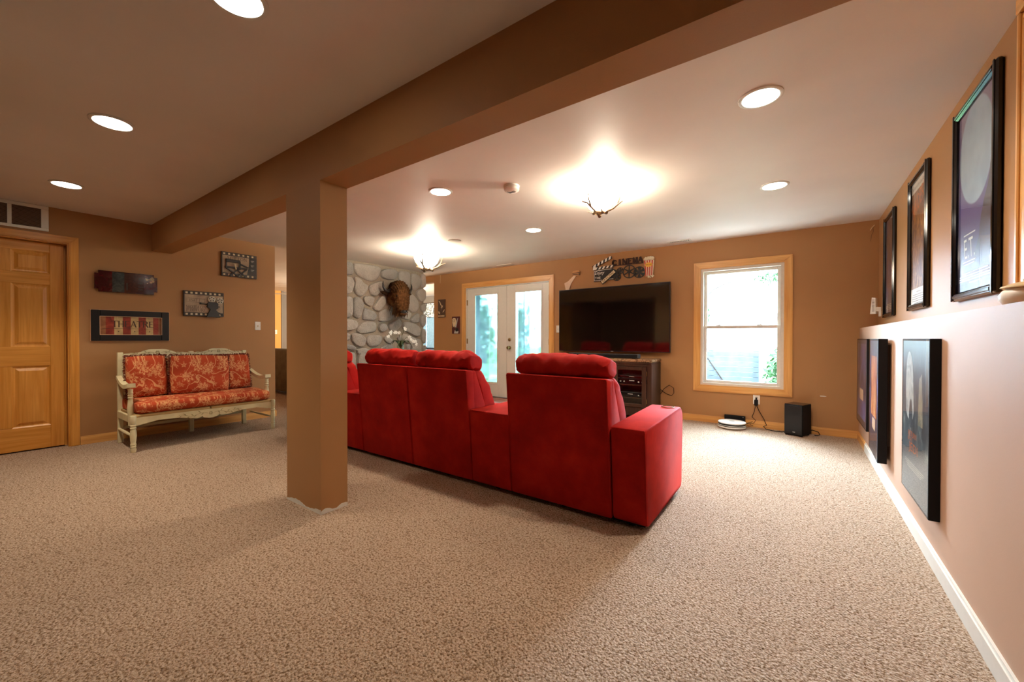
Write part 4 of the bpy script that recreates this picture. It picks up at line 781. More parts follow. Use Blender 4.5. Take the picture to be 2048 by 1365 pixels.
def film_reel(a, b, r, nh, c0, spokes=False):
    f = sub(BW, a, b, c0); mb = MB(f); n = 40
    ringp = lambda r0, r1: mb.rings([[(q*math.cos(i*2*math.pi/n), q*math.sin(i*2*math.pi/n), c) for i in range(n)] for q, c in ((r0, 0), (r1, 0), (r1, .008), (r0, .008), (r0, 0))], False, False)
    ringp(r*.86, r)
    mb.lathe([(r*.24, 0), (r*.24, .009), (r*.05, .010)], n=14)
    for k in range(nh):
        g = k*2*math.pi/nh+.5; mb.at(sub(f, 0, 0, 0, rot=g))
        if spokes: mb.prism([(r*.2, -r*.10), (r*.9, -r*.06), (r*.9, r*.06), (r*.2, r*.10)], 0, .007)
        else: mb.prism([(r*.15, -r*.10)] + [(r*.9*math.cos(q), r*.9*math.sin(q)) for q in (-.30, -.15, 0, .15, .30)] + [(r*.15, r*.10)], 0, .007)
    if not spokes: mb.at(f); ringp(r*.2, r*.36)
    part(cs, 'film_reel', mb, 'signblack', smooth=False)
film_reel(-2.170, 2.104, .052, 6, .010); film_reel(-2.218, 2.020, .062, 6, .014); film_reel(-1.885, 2.058, .084, 6, .008); film_reel(-2.030, 2.080, .098, 6, .018, True)
fp = BW
pb_ = part(cs, 'popcorn_box', MB(fp).prism([(-1.815, 2.215), (-1.672, 2.215), (-1.688, 1.99), (-1.790, 1.99)], .012, .030), 'popcorn', smooth=False)
mb = MB(fp)
for k in range(4):
    t0, t1 = (k+.12)/4, (k+.62)/4; mb.prism([(-1.815+.143*t0, 2.213), (-1.815+.143*t1, 2.213), (-1.790+.102*t1, 1.992), (-1.790+.102*t0, 1.992)], .030, .0312)
part(pb_, 'red_stripe', mb, 'popred', smooth=False)
part(pb_, 'popcorn_label', MB(fp).prism(circ(-1.747, 2.150, .052, 20, .032), .0312, .033), 'ink_yellow', smooth=False)
part(pb_, 'popcorn_lettering', MB(fp).text('POPCORN', -1.788, -1.706, 2.142, 2.158, .033, .0338), 'ink_dark', smooth=False)
mb = MB(fp); random.seed(4)
for k in range(34):
    px_ = -.066+.132*((k*.618) % 1)
    mb.ball((-1.744+px_, 2.214+(.026+.026*math.cos(px_*20))*random.uniform(.2, 1), .022), random.uniform(.012, .018), 6, 4)
for k in range(8): mb.ball((-1.712+random.uniform(-.035, .035), 1.985+random.uniform(-.02, .012), .030), random.uniform(.010, .015), 6, 4)
part(cs, 'popcorn_heap', mb, 'popcorn', kind='stuff')
# hamburger sign (plain cut-out)
hb = thing('hamburger_sign', 'small hamburger cut-out sign on a cream stand above the television corner', 'sign', (-2.97, 5.79, 1.87))
M['bun'] = plain('bun_tan', '#b98652', .5); M['patty'] = plain('patty_brown', '#3a261c', .6); M['pinkcream'] = plain('peach_cream', '#d9bda2', .5)
part(hb, 'stand', MB(BW).prism([(-3.075, 1.875), (-3.02, 1.875), (-2.985, 1.97), (-2.895, 2.09), (-2.935, 2.10), (-3.03, 2.02), (-3.10, 1.99)], .004, .016), 'pinkcream', smooth=False)
for nm, z, h, w_, m_ in (('bun', 2.096, .014, .060, 'bun'), ('patty', 2.110, .010, .064, 'patty'), ('bun', 2.120, .014, .060, 'bun'), ('patty', 2.134, .010, .064, 'patty'), ('bun', 2.144, .034, .062, 'bun')):
    pl = [(-2.888-w_, z), (-2.888+w_, z), (-2.888+w_, z+h*.5), (-2.888+w_*.7, z+h), (-2.888-w_*.7, z+h), (-2.888-w_, z+h*.5)]
    part(hb, nm, MB(BW).prism(pl, .004, .024), m_, smooth=False)

# ------------------------------------------------------------------ red theatre sofa, seen from behind
SF = Fr((0, 0, 0), (1, 0, 0), (0, 0, 1), (0, 1, 0))              # a = x, b = z, c = y
sofa = thing('theater_sofa', 'long red microsuede theatre sofa seen from behind, with a console between seats', 'sofa', (-2.66, 2.75, 0))
def slab(mb, a0, a1, quad, bev=.012):                            # (c, b) side outline swept along x with softened edges
    n = len(quad); cc = sum(q[0] for q in quad)/n; cb = sum(q[1] for q in quad)/n
    def ring(a, e): return [(a, b+(cb-b)/max(.001, math.hypot(c-cc, b-cb))*e, c+(cc-c)/max(.001, math.hypot(c-cc, b-cb))*e) for c, b in quad]
    return mb.rings([ring(a0, bev), ring(a0+bev*.35, bev*.3), ring(a0+bev, 0), ring(a1-bev, 0), ring(a1-bev*.35, bev*.3), ring(a1, bev)])
def rnd(poly, r=.02):                                            # cut the corners of an outline
    o = []
    n = len(poly)
    for i in range(n):
        p, q, s_ = Vector(poly[i-1]), Vector(poly[i]), Vector(poly[(i+1) % n]); e = min(r, (p-q).length*.4, (s_-q).length*.4)
        u_, v_ = (p-q).normalized()*e, (s_-q).normalized()*e; o += [tuple(q+u_), tuple(q+(u_+v_)*.3), tuple(q+v_)]
    return o
seed = 1
for x0, x1 in ((-4.420, -3.697), (-3.334, -2.645), (-2.637, -1.980), (-1.617, -0.897)):
    st = part(sofa, 'seat_back', slab(MB(SF), x0, x1, rnd([(2.268, .035), (2.30, .035), (2.30, .45), (2.268, .865), (2.192, .872)], .012), .008), 'velvet')
    part(st, 'back_wing', slab(MB(SF), x1-.05, x1-.004, rnd([(2.262, .862), (2.30, .862), (2.425, .575), (2.27, .545)], .01), .006), 'velvet'); part(st, 'back_wing', slab(MB(SF), x0+.004, x0+.05, rnd([(2.262, .862), (2.30, .862), (2.425, .575), (2.27, .545)], .01), .006), 'velvet')
    part(st, 'piping', MB(SF).tube([(x0+.006, .866, 2.193), (x1-.006, .866, 2.193)], .0035, 5).tube([(x0+.004, .05, 2.266), (x0+.004, .86, 2.192)], .003, 5).tube([(x1-.004, .05, 2.266), (x1-.004, .86, 2.192)], .003, 5), 'velvet')
    seed += 3
    part(st, 'headrest', bolster(MB(SF), [(b, c) for c, b in smooth_poly([(2.232, .875), (2.222, .93), (2.245, .990), (2.30, 1.012), (2.37, 1.000), (2.415, .95), (2.425, .89), (2.38, .85), (2.29, .85)], 2)], x0+.035, x1-.012, 44, seed, .014), 'velvet')
    part(st, 'back_cushion', bolster(MB(SF), [(b, c) for c, b in smooth_poly([(2.29, .88), (2.40, .905), (2.46, .80), (2.53, .68), (2.585, .56), (2.60, .44), (2.45, .42), (2.40, .58), (2.31, .80)], 2)], x0+.02, x1-.008, 36, seed+1, .011), 'velvet')
    part(st, 'seat_cushion', slab(MB(SF), x0+.006, x1-.006, rnd([(2.42, .24), (3.18, .24), (3.20, .42), (3.12, .475), (2.42, .44)], .05), .02), 'velvet')
    part(sofa, 'footrest', slab(MB(SF), x0+.006, x1-.006, rnd([(3.02, .07), (3.16, .07), (3.18, .235), (3.02, .235)], .03), .015), 'velvet')
for x0, x1 in ((-3.690, -3.340), (-1.975, -1.622)):
    cn = part(sofa, 'console', slab(MB(SF), x0, x1, rnd([(2.262, .035), (3.06, .035), (3.08, .54), (3.02, .580), (2.225, .578)], .018), .008), 'velvet')
    part(cn, 'piping', MB(SF).tube([(x0+.006, .575, 2.226), (x1-.006, .575, 2.226)], .0035, 5), 'velvet')
    for s in (.09, .26): part(cn, 'cup_holder', MB(Fr((x0+s, 2.80, .578), (1, 0, 0), (0, 1, 0), (0, 0, 1))).lathe([(.046, 0), (.046, .004), (.040, .005), (.038, .001), (.036, .0006)], n=22), 'chrome')
for x0, x1 in ((-.889, -.684), (-4.635, -4.43)):
    am = part(sofa, 'armrest', slab(MB(SF), x0, x1, rnd([(2.270, .035), (3.07, .035), (3.10, .56), (3.05, .618), (2.225, .598)], .03), .012), 'velvet')
    part(am, 'piping', MB(SF).tube([(x0+.008, .592, 2.224), (x1-.008, .592, 2.224)], .0035, 5).tube([(x1-.006, .06, 2.270), (x1-.006, .585, 2.226)], .003, 5), 'velvet')
    part(am, 'cup_holder', MB(Fr(((x0+x1)/2+.03, 2.97, .615), (1, 0, 0), (0, 1, 0), (0, 0, 1))).lathe([(.046, -.006), (.046, .005), (.040, .006), (.038, .001), (.036, -.001)], n=24), 'chrome')
part(sofa, 'base', MB().box(-4.60, -.71, 2.31, 3.02, .02, .40), 'blackmatte', 'black recessed base in the gaps', smooth=False)
for x in (-4.52, -3.95, -3.40, -2.99, -2.64, -2.30, -1.80, -1.25, -.80):
    for y in (2.36, 2.97): part(sofa, 'foot', MB(Fr((x, y, 0), (1, 0, 0), (0, 1, 0), (0, 0, 1))).lathe([(.026, 0), (.030, .04)], n=10), 'blackmatte')

# ------------------------------------------------------------------ cream country settle with floral cushions
bench = thing('settle_bench', 'cream-painted country settle bench with carved crest and rush seat on the left wall', 'bench', (-5.5, 1.64, 0))
BX = Fr((0, 0, 0), (0, 1, 0), (0, 0, 1), (1, 0, 0))               # a = y, b = z, c = x (towards the room)
legp = [(.018, 0), (.021, .012), (.0235, .03), (.019, .045), (.024, .055), (.019, .066), (.024, .076), (.019, .09), (.023, .12), (.0255, .16), (.023, .205), (.019, .222), (.025, .234), (.019, .246), (.0245, .258), (.020, .268), (.0245, .28), (.0245, .345), (.021, .354)]
for y in (1.016, 2.272): part(bench, 'leg', MB(Fr((-5.190, y, 0), (1, 0, 0), (0, 0, 1), (0, 1, 0))).vlathe(legp, n=14), 'cream')
for y in (1.036, 1.640, 2.190): part(bench, 'back_leg', MB().box(-5.822, -5.778, y-.022, y+.022, 0, .946, .004), 'cream', smooth=False)
ap = [(1.03, .252), (1.20, .285), (1.36, .280), (1.46, .262), (1.52, .250), (1.545, .256), (1.56, .268), (1.575, .252), (1.62, .238), (1.66, .238), (1.705, .252), (1.72, .268), (1.735, .256), (1.76, .250), (1.83, .262), (1.93, .280), (2.09, .285), (2.26, .252), (2.26, .332), (1.03, .332)]
apn = part(bench, 'apron', MB(BX).prism(ap, -5.203, -5.181), 'cream', smooth=False)
mb = MB(BX); cy = 1.64
for s in (1, -1):
    mb.tube([(cy+s*(.03+.26*t), .292+.012*math.sin(t*9), -5.180) for t in [k/14 for k in range(15)]], .0026, 5)
    for k in range(7): t = .12+k*.12; mb.at(sub(BX, cy+s*(.03+.26*t), .292+.012*math.sin(t*9), 0, rot=(.8 if k % 2 else -.8)*s)).tube([(0, 0, -5.180), (s*.018, .004, -5.178), (s*.034, 0, -5.180)], [.002, .005, .001], 5); mb.at(BX)
for k in range(6): g = k*math.pi/3; mb.ball((cy+.013*math.cos(g), .29+.013*math.sin(g), -5.180), (.008, .008, .004), 6, 4)
part(apn, 'carving', mb, 'creamdark')
for y in (1.022, 2.262): part(bench, 'side_rail', MB().box(-5.79, -5.19, y-.012, y+.012, .27, .338, .003), 'cream', smooth=False); part(bench, 'stretcher', MB(W).tube([(-5.79, y, .15), (-5.5, y, .15), (-5.19, y, .15)], [.010, .014, .010], 8), 'cream')
part(bench, 'stretcher', MB().box(-5.81, -5.79, 1.05, 2.19, .14, .17, .003), 'cream', smooth=False)
for a0, a1 in ((1.035, 1.638), (1.642, 2.255)): part(bench, 'rush_seat', slab(MB(BX), a0, a1, rnd([(-5.785, .318), (-5.188, .318), (-5.180, .338), (-5.188, .358), (-5.785, .358)], .012), .014), 'rush')
def crest(a0, a1):
    n = 24; top = [(a0+(a1-a0)*k/n, .930+.012*math.sin(k/n*math.pi)+.040*math.exp(-((k/n-.5)/.20)**2)+.008*math.cos(k/n*math.pi*6)*math.sin(k/n*math.pi)) for k in range(n+1)]
    bot = [(a0+(a1-a0)*k/n, .855+.02*math.sin(k/n*math.pi)) for k in range(n, -1, -1)]
    c_ = part(bench, 'crest_rail', MB(BX).prism(top+bot, -5.812, -5.788), 'cream', smooth=False); m_ = (a0+a1)/2; mb = MB(BX)
    for s in (1, -1):
        mb.tube([(m_+s*(.03+.2*t), .940-.010*t+.010*math.sin(t*8), -5.787) for t in [k/12 for k in range(13)]], .0028, 5)
        for k in range(5): t = .15+k*.17; mb.at(sub(BX, m_+s*(.03+.2*t), .940-.010*t+.010*math.sin(t*8), 0, rot=(.7 if k % 2 else -.7)*s)).tube([(0, 0, -5.787), (s*.016, .003, -5.785), (s*.03, 0, -5.787)], [.002, .005, .001], 5); mb.at(BX)
    for k in range(6): g = k*math.pi/3; mb.ball((m_+.013*math.cos(g), .942+.012*math.sin(g), -5.787), (.009, .009, .004), 6, 4)
    part(c_, 'carving', mb, 'creamdark')
crest(1.058, 1.618); crest(1.662, 2.168)
for a0, a1 in ((1.058, 1.618), (1.662, 2.168)): part(bench, 'back_slat', MB(BX).box(a0, a1, .655, .715, -5.808, -5.790, .004), 'cream', smooth=False); part(bench, 'back_slat', MB(BX).box(a0, a1, .45, .50, -5.808, -5.790, .004), 'cream', smooth=False)
for y, s in ((1.022, -1), (2.258, 1)):
    part(bench, 'arm_post', MB(Fr((-5.315, y, 0), (1, 0, 0), (0, 0, 1), (0, 1, 0))).vlathe([(.018, .24), (.020, .30), (.024, .38), (.026, .42), (.021, .47), (.017, .505), (.022, .515), (.017, .525), (.022, .537), (.017, .548), (.022, .560), (.018, .570), (.020, .600)], n=14), 'cream')
    n = 10; rg = []
    for k in range(n+1):
        t = k/n; x = -5.785+.505*t; z = .625+.055*(1-t)**2*1.2-.02*math.sin(t*math.pi)+.012*max(0, (t-.7)/.3); hw = .022+.010*t; hh = .016+.004*t
        rg.append([(x, y-hw, z-hh), (x, y+hw, z-hh), (x, y+hw*.95, z+hh), (x, y-hw*.95, z+hh)])
    part(bench, 'arm', MB().rings(rg), 'cream', ang=50)
sc = slab(MB(BX), 1.045, 2.245, rnd([(-5.80, .36), (-5.185, .36), (-5.165, .41), (-5.185, .462), (-5.50, .485), (-5.80, .465)], .03), .035)
o = solo('seat_cushion', sc, 'floral', 'long floral red seat cushion lying on the cream settle bench', 'cushion')
tag(o, group='floral cushions on the bench')
def back_pillow(lab, y, z, w_, h, x, rot, sd):
    fr = sub(Fr((x, y, z), (0, 1, 0), (0, 0, 1), (1, 0, 0)), rot=rot, tilt=-.16)
    t = thing('back_cushion', lab, 'cushion', (x, y, z-h/2), group='floral cushions on the bench')
    part(t, 'pillow', pillow(MB(fr), w_, h, .135, 18, 5.0, sd, .010), 'floral'); mb = MB(fr); random.seed(sd)
    per = [((u-.5)*w_*.98, -h/2*.97) for u in [k/40 for k in range(40)]] + [(w_/2*.97, (u-.5)*h*.98) for u in [k/32 for k in range(32)]] + [((.5-u)*w_*.98, h/2*.97) for u in [k/40 for k in range(40)]] + [(-w_/2*.97, (.5-u)*h*.98) for u in [k/32 for k in range(32)]]
    for a, b in per:
        for q in range(3):
            d = Vector((a/w_*2, b/h*2)); d = Vector((d.x**5, d.y**5)); d = d.normalized() if d.length > 1e-6 else Vector((1, 0)); a2, b2 = a+random.uniform(-.008, .008), b+random.uniform(-.008, .008); ln = random.uniform(.012, .022); cz = random.uniform(-.014, .014)
            mb.tube([(a2, b2, cz*.3), (a2+d.x*ln*.6+random.uniform(-.006, .006), b2+d.y*ln*.6+random.uniform(-.006, .006), cz), (a2+d.x*ln, b2+d.y*ln, cz*1.4)], [.0042, .0036, .0015], 4)
    part(t, 'fringe', mb, 'fringe', kind='stuff')
back_pillow('fringed floral cushion at the golden door end of the bench', 1.213, .695, .335, .44, -5.63, .02, 21)
back_pillow('wide fringed floral cushion in the middle of the bench', 1.665, .690, .56, .43, -5.57, -.035, 33)
back_pillow('fringed floral cushion at the far end of the bench, half behind the wide one', 2.045, .685, .34, .42, -5.70, .02, 45)

# ------------------------------------------------------------------ television, sound bar, stand and its boxes
tv = thing('television', 'large wall-mounted flat television with a black screen', 'television', (-2.30, 5.75, .90))
TF = sub(Fr((-2.30, 5.742, .902), (1, 0, 0), (0, 0, 1), (0, -1, 0)), rot=.004)
M['screen'] = plain('tv_screen', '#060507', .07, 1.0, var=0); M['bezel'] = plain('tv_bezel', '#2a2730', .3, .5, .5)
part(tv, 'back_shell', MB(TF).box(-.855, .855, .004, .972, -.030, 0, .012).box(-.45, .45, .05, .60, -.045, -.028, .02), 'blackmatte', smooth=False)
part(tv, 'wall_bracket', MB(TF).box(-.3, .3, .25, .60, -.064, -.044), 'blackmatte', smooth=False)
part(tv, 'bezel', MB(TF).box(-.862, -.854, 0, .976, -.03, .004).box(.854, .862, 0, .976, -.03, .004).box(-.854, .854, .968, .976, -.03, .004).box(-.854, .854, 0, .011, -.03, .004), 'bezel', smooth=False)
part(tv, 'screen', MB(TF).box(-.854, .854, .011, .968, -.004, .002), 'screen', smooth=False)
part(tv, 'badge', MB(TF).box(.012, .052, .001, .0095, .004, .006), 'ink_gray', smooth=False)
sb = thing('sound_bar', 'long gray sound bar lying on the television stand', 'sound bar', (-2.30, 5.49, .822))
part(sb, 'body', MB().box(-2.83, -1.772, 5.44, 5.53, .826, .884, .008), 'charcoal', smooth=False); part(sb, 'grille', MB().box(-2.81, -1.79, 5.437, 5.441, .834, .876, .001), 'blackmatte', smooth=False)
for x in (-2.75, -1.85): part(sb, 'foot', MB().box(x-.02, x+.02, 5.46, 5.51, .8205, .828), 'blackmatte', smooth=False)
M['marble'] = art('brown_marble', 1, [(.25, '#2a1c14'), (.42, '#6a4f38'), (.55, '#a08060'), (.68, '#7a5c42'), (.8, '#c4a784')], 14.0, 3.0, rough=.2)
cb = thing('tv_stand', 'dark brown television stand with glass doors and a brown marble top', 'cabinet', (-2.33, 5.58, 0))
X0, X1, Y0, Y1 = -3.083, -1.577, 5.372, 5.795
part(cb, 'marble_top', MB().box(X0-.01, X1+.01, Y0-.012, Y1, .780, .820, .010), 'marble', smooth=False)
part(cb, 'body', MB().box(X0, X0+.022, Y0+.02, Y1, .0, .765).box(X1-.022, X1, Y0+.02, Y1, 0, .765).box(X0, X1, Y1-.012, Y1, .05, .765).box(X0, X1, Y0+.01, Y1, .05, .105).box(X0, X1, Y0-.004, Y1, .752, .780, .006).box(X0+.54, X0+.56, Y0+.02, Y1, .1, .76).box(X1-.56, X1-.54, Y0+.02, Y1, .1, .76), 'espresso', smooth=False)
part(cb, 'face_frame', MB().box(X0, X0+.064, Y0, Y0+.02, 0, .752, .003).box(X1-.064, X1, Y0, Y0+.02, 0, .752, .003).box(X0+.064, X1-.064, Y0, Y0+.02, .06, .172, .003).box(X0+.064, X1-.064, Y0, Y0+.02, .722, .752).box(X0+.52, X0+.58, Y0, Y0+.02, .172, .722).box(X1-.58, X1-.52, Y0, Y0+.02, .172, .722), 'espresso', smooth=False)
for k, (d0, d1) in enumerate(((X0+.066, X0+.518), (X0+.584, X1-.584), (X1-.518, X1-.066))):
    FR = Fr((0, Y0, 0), (1, 0, 0), (0, 0, 1), (0, -1, 0)); s = .060
    dr = part(cb, 'door', MB(FR).box(d0, d0+s, .176, .718, 0, .018, .003).box(d1-s, d1, .176, .718, 0, .018, .003).box(d0+s, d1-s, .176, .176+s*.75, 0, .018, .003).box(d0+s, d1-s, .718-s*.75, .718, 0, .018, .003), 'espresso', smooth=False)
    part(dr, 'glass_pane', MB(FR).box(d0+s, d1-s, .221, .673, .006, .010), 'posterglass', smooth=False)
    kx = d0+.03 if k == 2 else d1-.03; part(dr, 'knob', MB(sub(FR, kx, .45, .018)).lathe([(.006, 0), (.006, .01), (.012, .014), (.011, .022), (.003, .024)], n=10), 'brass')
    hx = d1+.004 if k == 2 else d0-.004
    for z in (.26, .63): part(dr, 'hinge', MB(sub(FR, hx, z, .012)).vlathe([(.005, -.03), (.005, .03)], n=8), 'brass')
for a0, a1 in ((X0+.022, X0+.54), (X0+.56, X1-.56), (X1-.54, X1-.022)):
    for z in (.300, .475): part(cb, 'shelf', MB().box(a0, a1, Y0+.03, Y1-.02, z-.016, z), 'espresso_x', smooth=False)
def av(name, lab, x, z, w_, h, d, mk):
    t = thing(name, lab, 'electronics', (x, Y0+.04+d/2, z))
    part(t, 'case', MB().box(x-w_/2, x+w_/2, Y0+.045, Y0+.045+d, z+.006, z+h, .003), 'charcoal', smooth=False)
    for s in (-1, 1): part(t, 'foot', MB().box(x+s*w_*.4-.01, x+s*w_*.4+.01, Y0+.06, Y0+.03+d, z, z+.007), 'blackmatte', smooth=False)
    part(t, 'front_panel', MB().box(x-w_/2+.004, x+w_/2-.004, Y0+.042, Y0+.046, z+.010, z+h-.004), 'blackgloss', smooth=False)
    part(t, 'display', MB().box(x-.03, x+.04, Y0+.040, Y0+.0425, z+h*.55, z+h*.72), 'ink_gray', smooth=False)
    for q in mk: part(t, 'button', MB(Fr((x+q, Y0+.042, z+h*.45), (1, 0, 0), (0, 0, 1), (0, -1, 0))).lathe([(h*.14, 0), (h*.13, .008), (.001, .009)], n=10), 'ink_gray')
RX = X1-.285
av('disc_player', 'slim black disc player on top of the receiver behind the glass door', RX, .552, .40, .040, .26, [.15])
av('receiver', 'black receiver on the middle shelf behind the glass door', RX, .475, .43, .077, .30, [-.15, .15, -.10, .10])
av('cable_box', 'black cable box on the lower shelf behind the glass door', RX-.02, .300, .38, .062, .26, [.12])
for nm, xx, lab in (('game_controller', RX-.03, 'gray controller lying on the disc player behind the glass door'),):
    t = thing(nm, lab, 'controller', (xx, Y0+.12, .592))
    part(t, 'body', MB(Fr((xx, Y0+.12, .607), (1, 0, 0), (0, 1, 0), (0, 0, 1))).ball((-.035, 0, 0), (.032, .035, .015)).ball((.035, 0, 0), (.032, .035, .015)).box(-.04, .04, -.02, .02, -.012, .012, .005), 'charcoal')
    for s in (-.03, .03): part(t, 'thumb_stick', MB(Fr((xx+s, Y0+.12, .619), (1, 0, 0), (0, 1, 0), (0, 0, 1))).lathe([(.005, 0), (.005, .006), (.009, .008), (.002, .010)], n=10), 'blackmatte')
solo('looped_cable', MB().tube([(-1.59, 5.80, .30), (-1.53, 5.795, .40), (-1.46, 5.79, .455), (-1.40, 5.785, .42), (-1.395, 5.785, .35), (-1.43, 5.79, .31), (-1.50, 5.795, .33), (-1.58, 5.80, .385)], .004, 6), 'blackmatte', 'thin dark cable looping out beside the television stand', 'cable')

# ------------------------------------------------------------------ under the window
sw = thing('subwoofer', 'black box subwoofer standing on the carpet right of the window', 'speaker', (0.03, 5.70, 0))
f = Fr((.036, 5.515, 0), (math.cos(.38), -math.sin(.38), 0), (math.sin(.38), math.cos(.38), 0), (0, 0, 1))
part(sw, 'cabinet', MB(f).box(-.182, 0, 0, .225, .012, .352, .004), 'blackmatte', smooth=False); part(sw, 'top_panel', MB(f).box(-.181, -.001, .001, .224, .352, .357, .002), 'blackgloss', smooth=False)
part(sw, 'grille', MB(f).box(-.177, -.005, -.004, 0, .02, .345, .001), 'black', smooth=False); part(sw, 'badge', MB(f).box(-.095, -.070, -.0055, -.004, .042, .049), 'ink_gray', smooth=False)
for a in (-.162, -.02):
    for b in (.02, .185): part(sw, 'foot', MB(sub(f, a, b)).lathe([(.016, 0), (.016, .013)], n=10), 'blackmatte')
solo('subwoofer_cable', MB().tube([(.098, 5.715, .05), (.13, 5.735, .055), (.185, 5.735, .04), (.20, 5.725, .012), (.175, 5.70, .006), (.15, 5.69, .005)], .005, 6), 'blackmatte', 'short black cable curling out of the subwoofer back', 'cable')
rv = thing('robot_vacuum', 'round white and black robot vacuum parked on the carpet under the window', 'robot vacuum', (-.665, 5.66, 0))
f = Fr((-.668, 5.605, 0), (1, 0, 0), (0, 1, 0), (0, 0, 1)); R = .152
part(rv, 'body', MB(f).lathe([(R*.92, .008), (R, .014), (R, .030), (R*.97, .032)], n=40), 'white'); part(rv, 'bumper', MB(f).lathe([(R*.985, .030), (R*.99, .031), (R*.99, .067), (R*.98, .068)], n=40), 'blackgloss'); part(rv, 'bumper_band', MB(f).lathe([(R*1.0, .041), (R*1.0, .045)], n=40), 'white')
part(rv, 'lid', MB(f).lathe([(R, .067), (R, .076), (R*.97, .080), (R*.6, .083), (.004, .084)], n=40), 'white'); part(rv, 'button', MB(f).lathe([(.03, .0835), (.03, .0855), (.003, .086)], n=18), 'ink_gray')
for a in (-.08, .08): part(rv, 'wheel', MB(Fr((-.668+a, 5.605, .018), (0, 1, 0), (0, 0, 1), (1, 0, 0))).lathe([(.018, -.01), (.018, .01)], n=12), 'blackmatte')
dk = thing('charging_dock', 'flat black charging dock against the baseboard behind the robot vacuum', 'dock', (-.655, 5.785, 0))
part(dk, 'housing', MB().box(-.775, -.540, 5.778, 5.796, 0, .128, .005), 'blackmatte', smooth=False); part(dk, 'base_plate', MB().box(-.765, -.55, 5.765, 5.78, 0, .012, .003), 'blackmatte', smooth=False); part(dk, 'indicator_light', MB().box(-.57, -.56, 5.7765, 5.778, .108, .113), 'ink_gray', smooth=False)
ot = thing('wall_outlet', 'white wall outlet with a black adapter under the window', 'outlet', (-.42, 5.80, .29))
part(ot, 'plate', MB(BW).box(-.461, -.388, .288, .405, 0, .006, .003), 'white', smooth=False)
for z in (.318, .372): part(ot, 'socket', MB(sub(BW, -.424, z, .006)).lathe([(.017, 0), (.017, .003), (.001, .0035)], n=16), 'offwhite')
part(ot, 'socket_slots', MB(BW).box(-.432, -.428, .366, .378, .009, .0102).box(-.420, -.416, .366, .378, .009, .0102), 'blackmatte', smooth=False)
solo('power_adapter', MB(BW).box(-.446, -.406, .275, .345, .0095, .045, .004).box(-.434, -.418, .345, .372, .012, .022, .002), 'blackmatte', 'black power adapter plugged into the outlet under the window', 'adapter')
solo('dock_cord', MB().tube([(-.432, 5.775, .274), (-.445, 5.79, .20), (-.47, 5.79, .13), (-.43, 5.785, .09), (-.45, 5.78, .055), (-.49, 5.77, .035), (-.455, 5.76, .022), (-.50, 5.75, .016), (-.545, 5.765, .03), (-.49, 5.755, .045), (-.46, 5.76, .075), (-.51, 5.77, .05), (-.543, 5.784, .02)], .0032, 5), 'blackmatte', 'tangled thin black cord from the adapter to the charging dock', 'cord')
solo('power_cable', MB().tube([(-.420, 5.775, .274), (-.395, 5.79, .21), (-.345, 5.785, .12), (-.315, 5.775, .045), (-.345, 5.76, .03), (-.32, 5.73, .008), (-.26, 5.69, .006), (-.21, 5.67, .005), (-.15, 5.675, .008), (-.105, 5.68, .03)], .0042, 6), 'blackmatte', 'black cord running over the baseboard from the adapter to the subwoofer', 'cord')
sr = thing('wall_siren', 'small white slotted alarm device on a bracket low beside the last framed poster', 'alarm device', (.64, 5.64, 1.36))
f = Fr((.640, 5.64, 1.365), (.8, -.6, 0), (0, 0, 1), (-.6, -.8, 0))
part(sr, 'housing', MB(f).prism([(-.030, 0), (.022, 0), (.019, .165), (-.015, .172)], -.014, .014), 'white', smooth=False)
for k in range(10): part(sr, 'slot', MB(f).box(-.012, .010, .025+k*.013, .030+k*.013, .013, .0148), 'ventdark', smooth=False)
part(sr, 'bracket', MB().box(.650, .692, 5.615, 5.645, 1.39, 1.435, .004).box(.672, .692, 5.60, 5.63, 1.335, 1.395, .004), 'white', smooth=False)
wh = thing('wall_hook', 'small hook with a loop of thin wire high in the back corner', 'hook', (.645, 5.80, 2.28))
part(wh, 'hook', MB(BW).tube([(.655, 2.33, .002), (.65, 2.325, .02), (.63, 2.30, .022), (.618, 2.275, .018)], .003, 5), 'ink_cream'); part(wh, 'wire', MB(BW).tube([(.64, 2.31, .02), (.645, 2.26, .01), (.63, 2.22, .008), (.625, 2.16, .006)], .002, 4), 'ink_sepia')
ur = thing('urn', 'small white ceramic jar with a tan lid on the ledge beside the pine casing', 'jar', (.615, 2.075, 1.22))
f = Fr((.615, 2.075, 1.22), (1, 0, 0), (0, 1, 0), (0, 0, 1))
part(ur, 'body', MB(f).lathe([(.050, 0), (.054, .006), (.062, .02), (.063, .035), (.055, .050), (.046, .056), (.044, .058)], n=26), 'white'); part(ur, 'lid', MB(f).lathe([(.050, .057), (.060, .060), (.058, .064), (.030, .076), (.010, .080), (.012, .088), (.003, .092)], n=26), 'ink_cream')

# ------------------------------------------------------------------ bison head on the stone wall
M['fur'] = plain('bison_fur', '#5f3f24', .95, .1, var=.45, scale=26, bump=1.0, bscale=70); M['furdark'] = plain('bison_crown_fur', '#352213', .95, .1, var=.5, scale=30); M['furred'] = plain('bison_crown_red_fur', '#5d3b20', .95, .1, var=.4, scale=30)
M['horn'] = plain('dark_horn', '#1d1917', .35, .5, var=.3, scale=12); M['nose'] = plain('bison_nose', '#2a2321', .3, .5, var=.2); M['eye'] = plain('dark_eye', '#0a0706', .08, .6)
HB = Vector((-5.965, 4.655, 1.86)); ha = math.radians(-12)
bs = thing('bison_head', 'mounted brown bison head with dark horns on the fieldstone wall', 'animal head', tuple(HB))
HF = Fr(HB, (-math.sin(ha), math.cos(ha), 0), (0, 0, 1), (math.cos(ha), math.sin(ha), 0))   # a = to the side, b = up, c = out of the wall
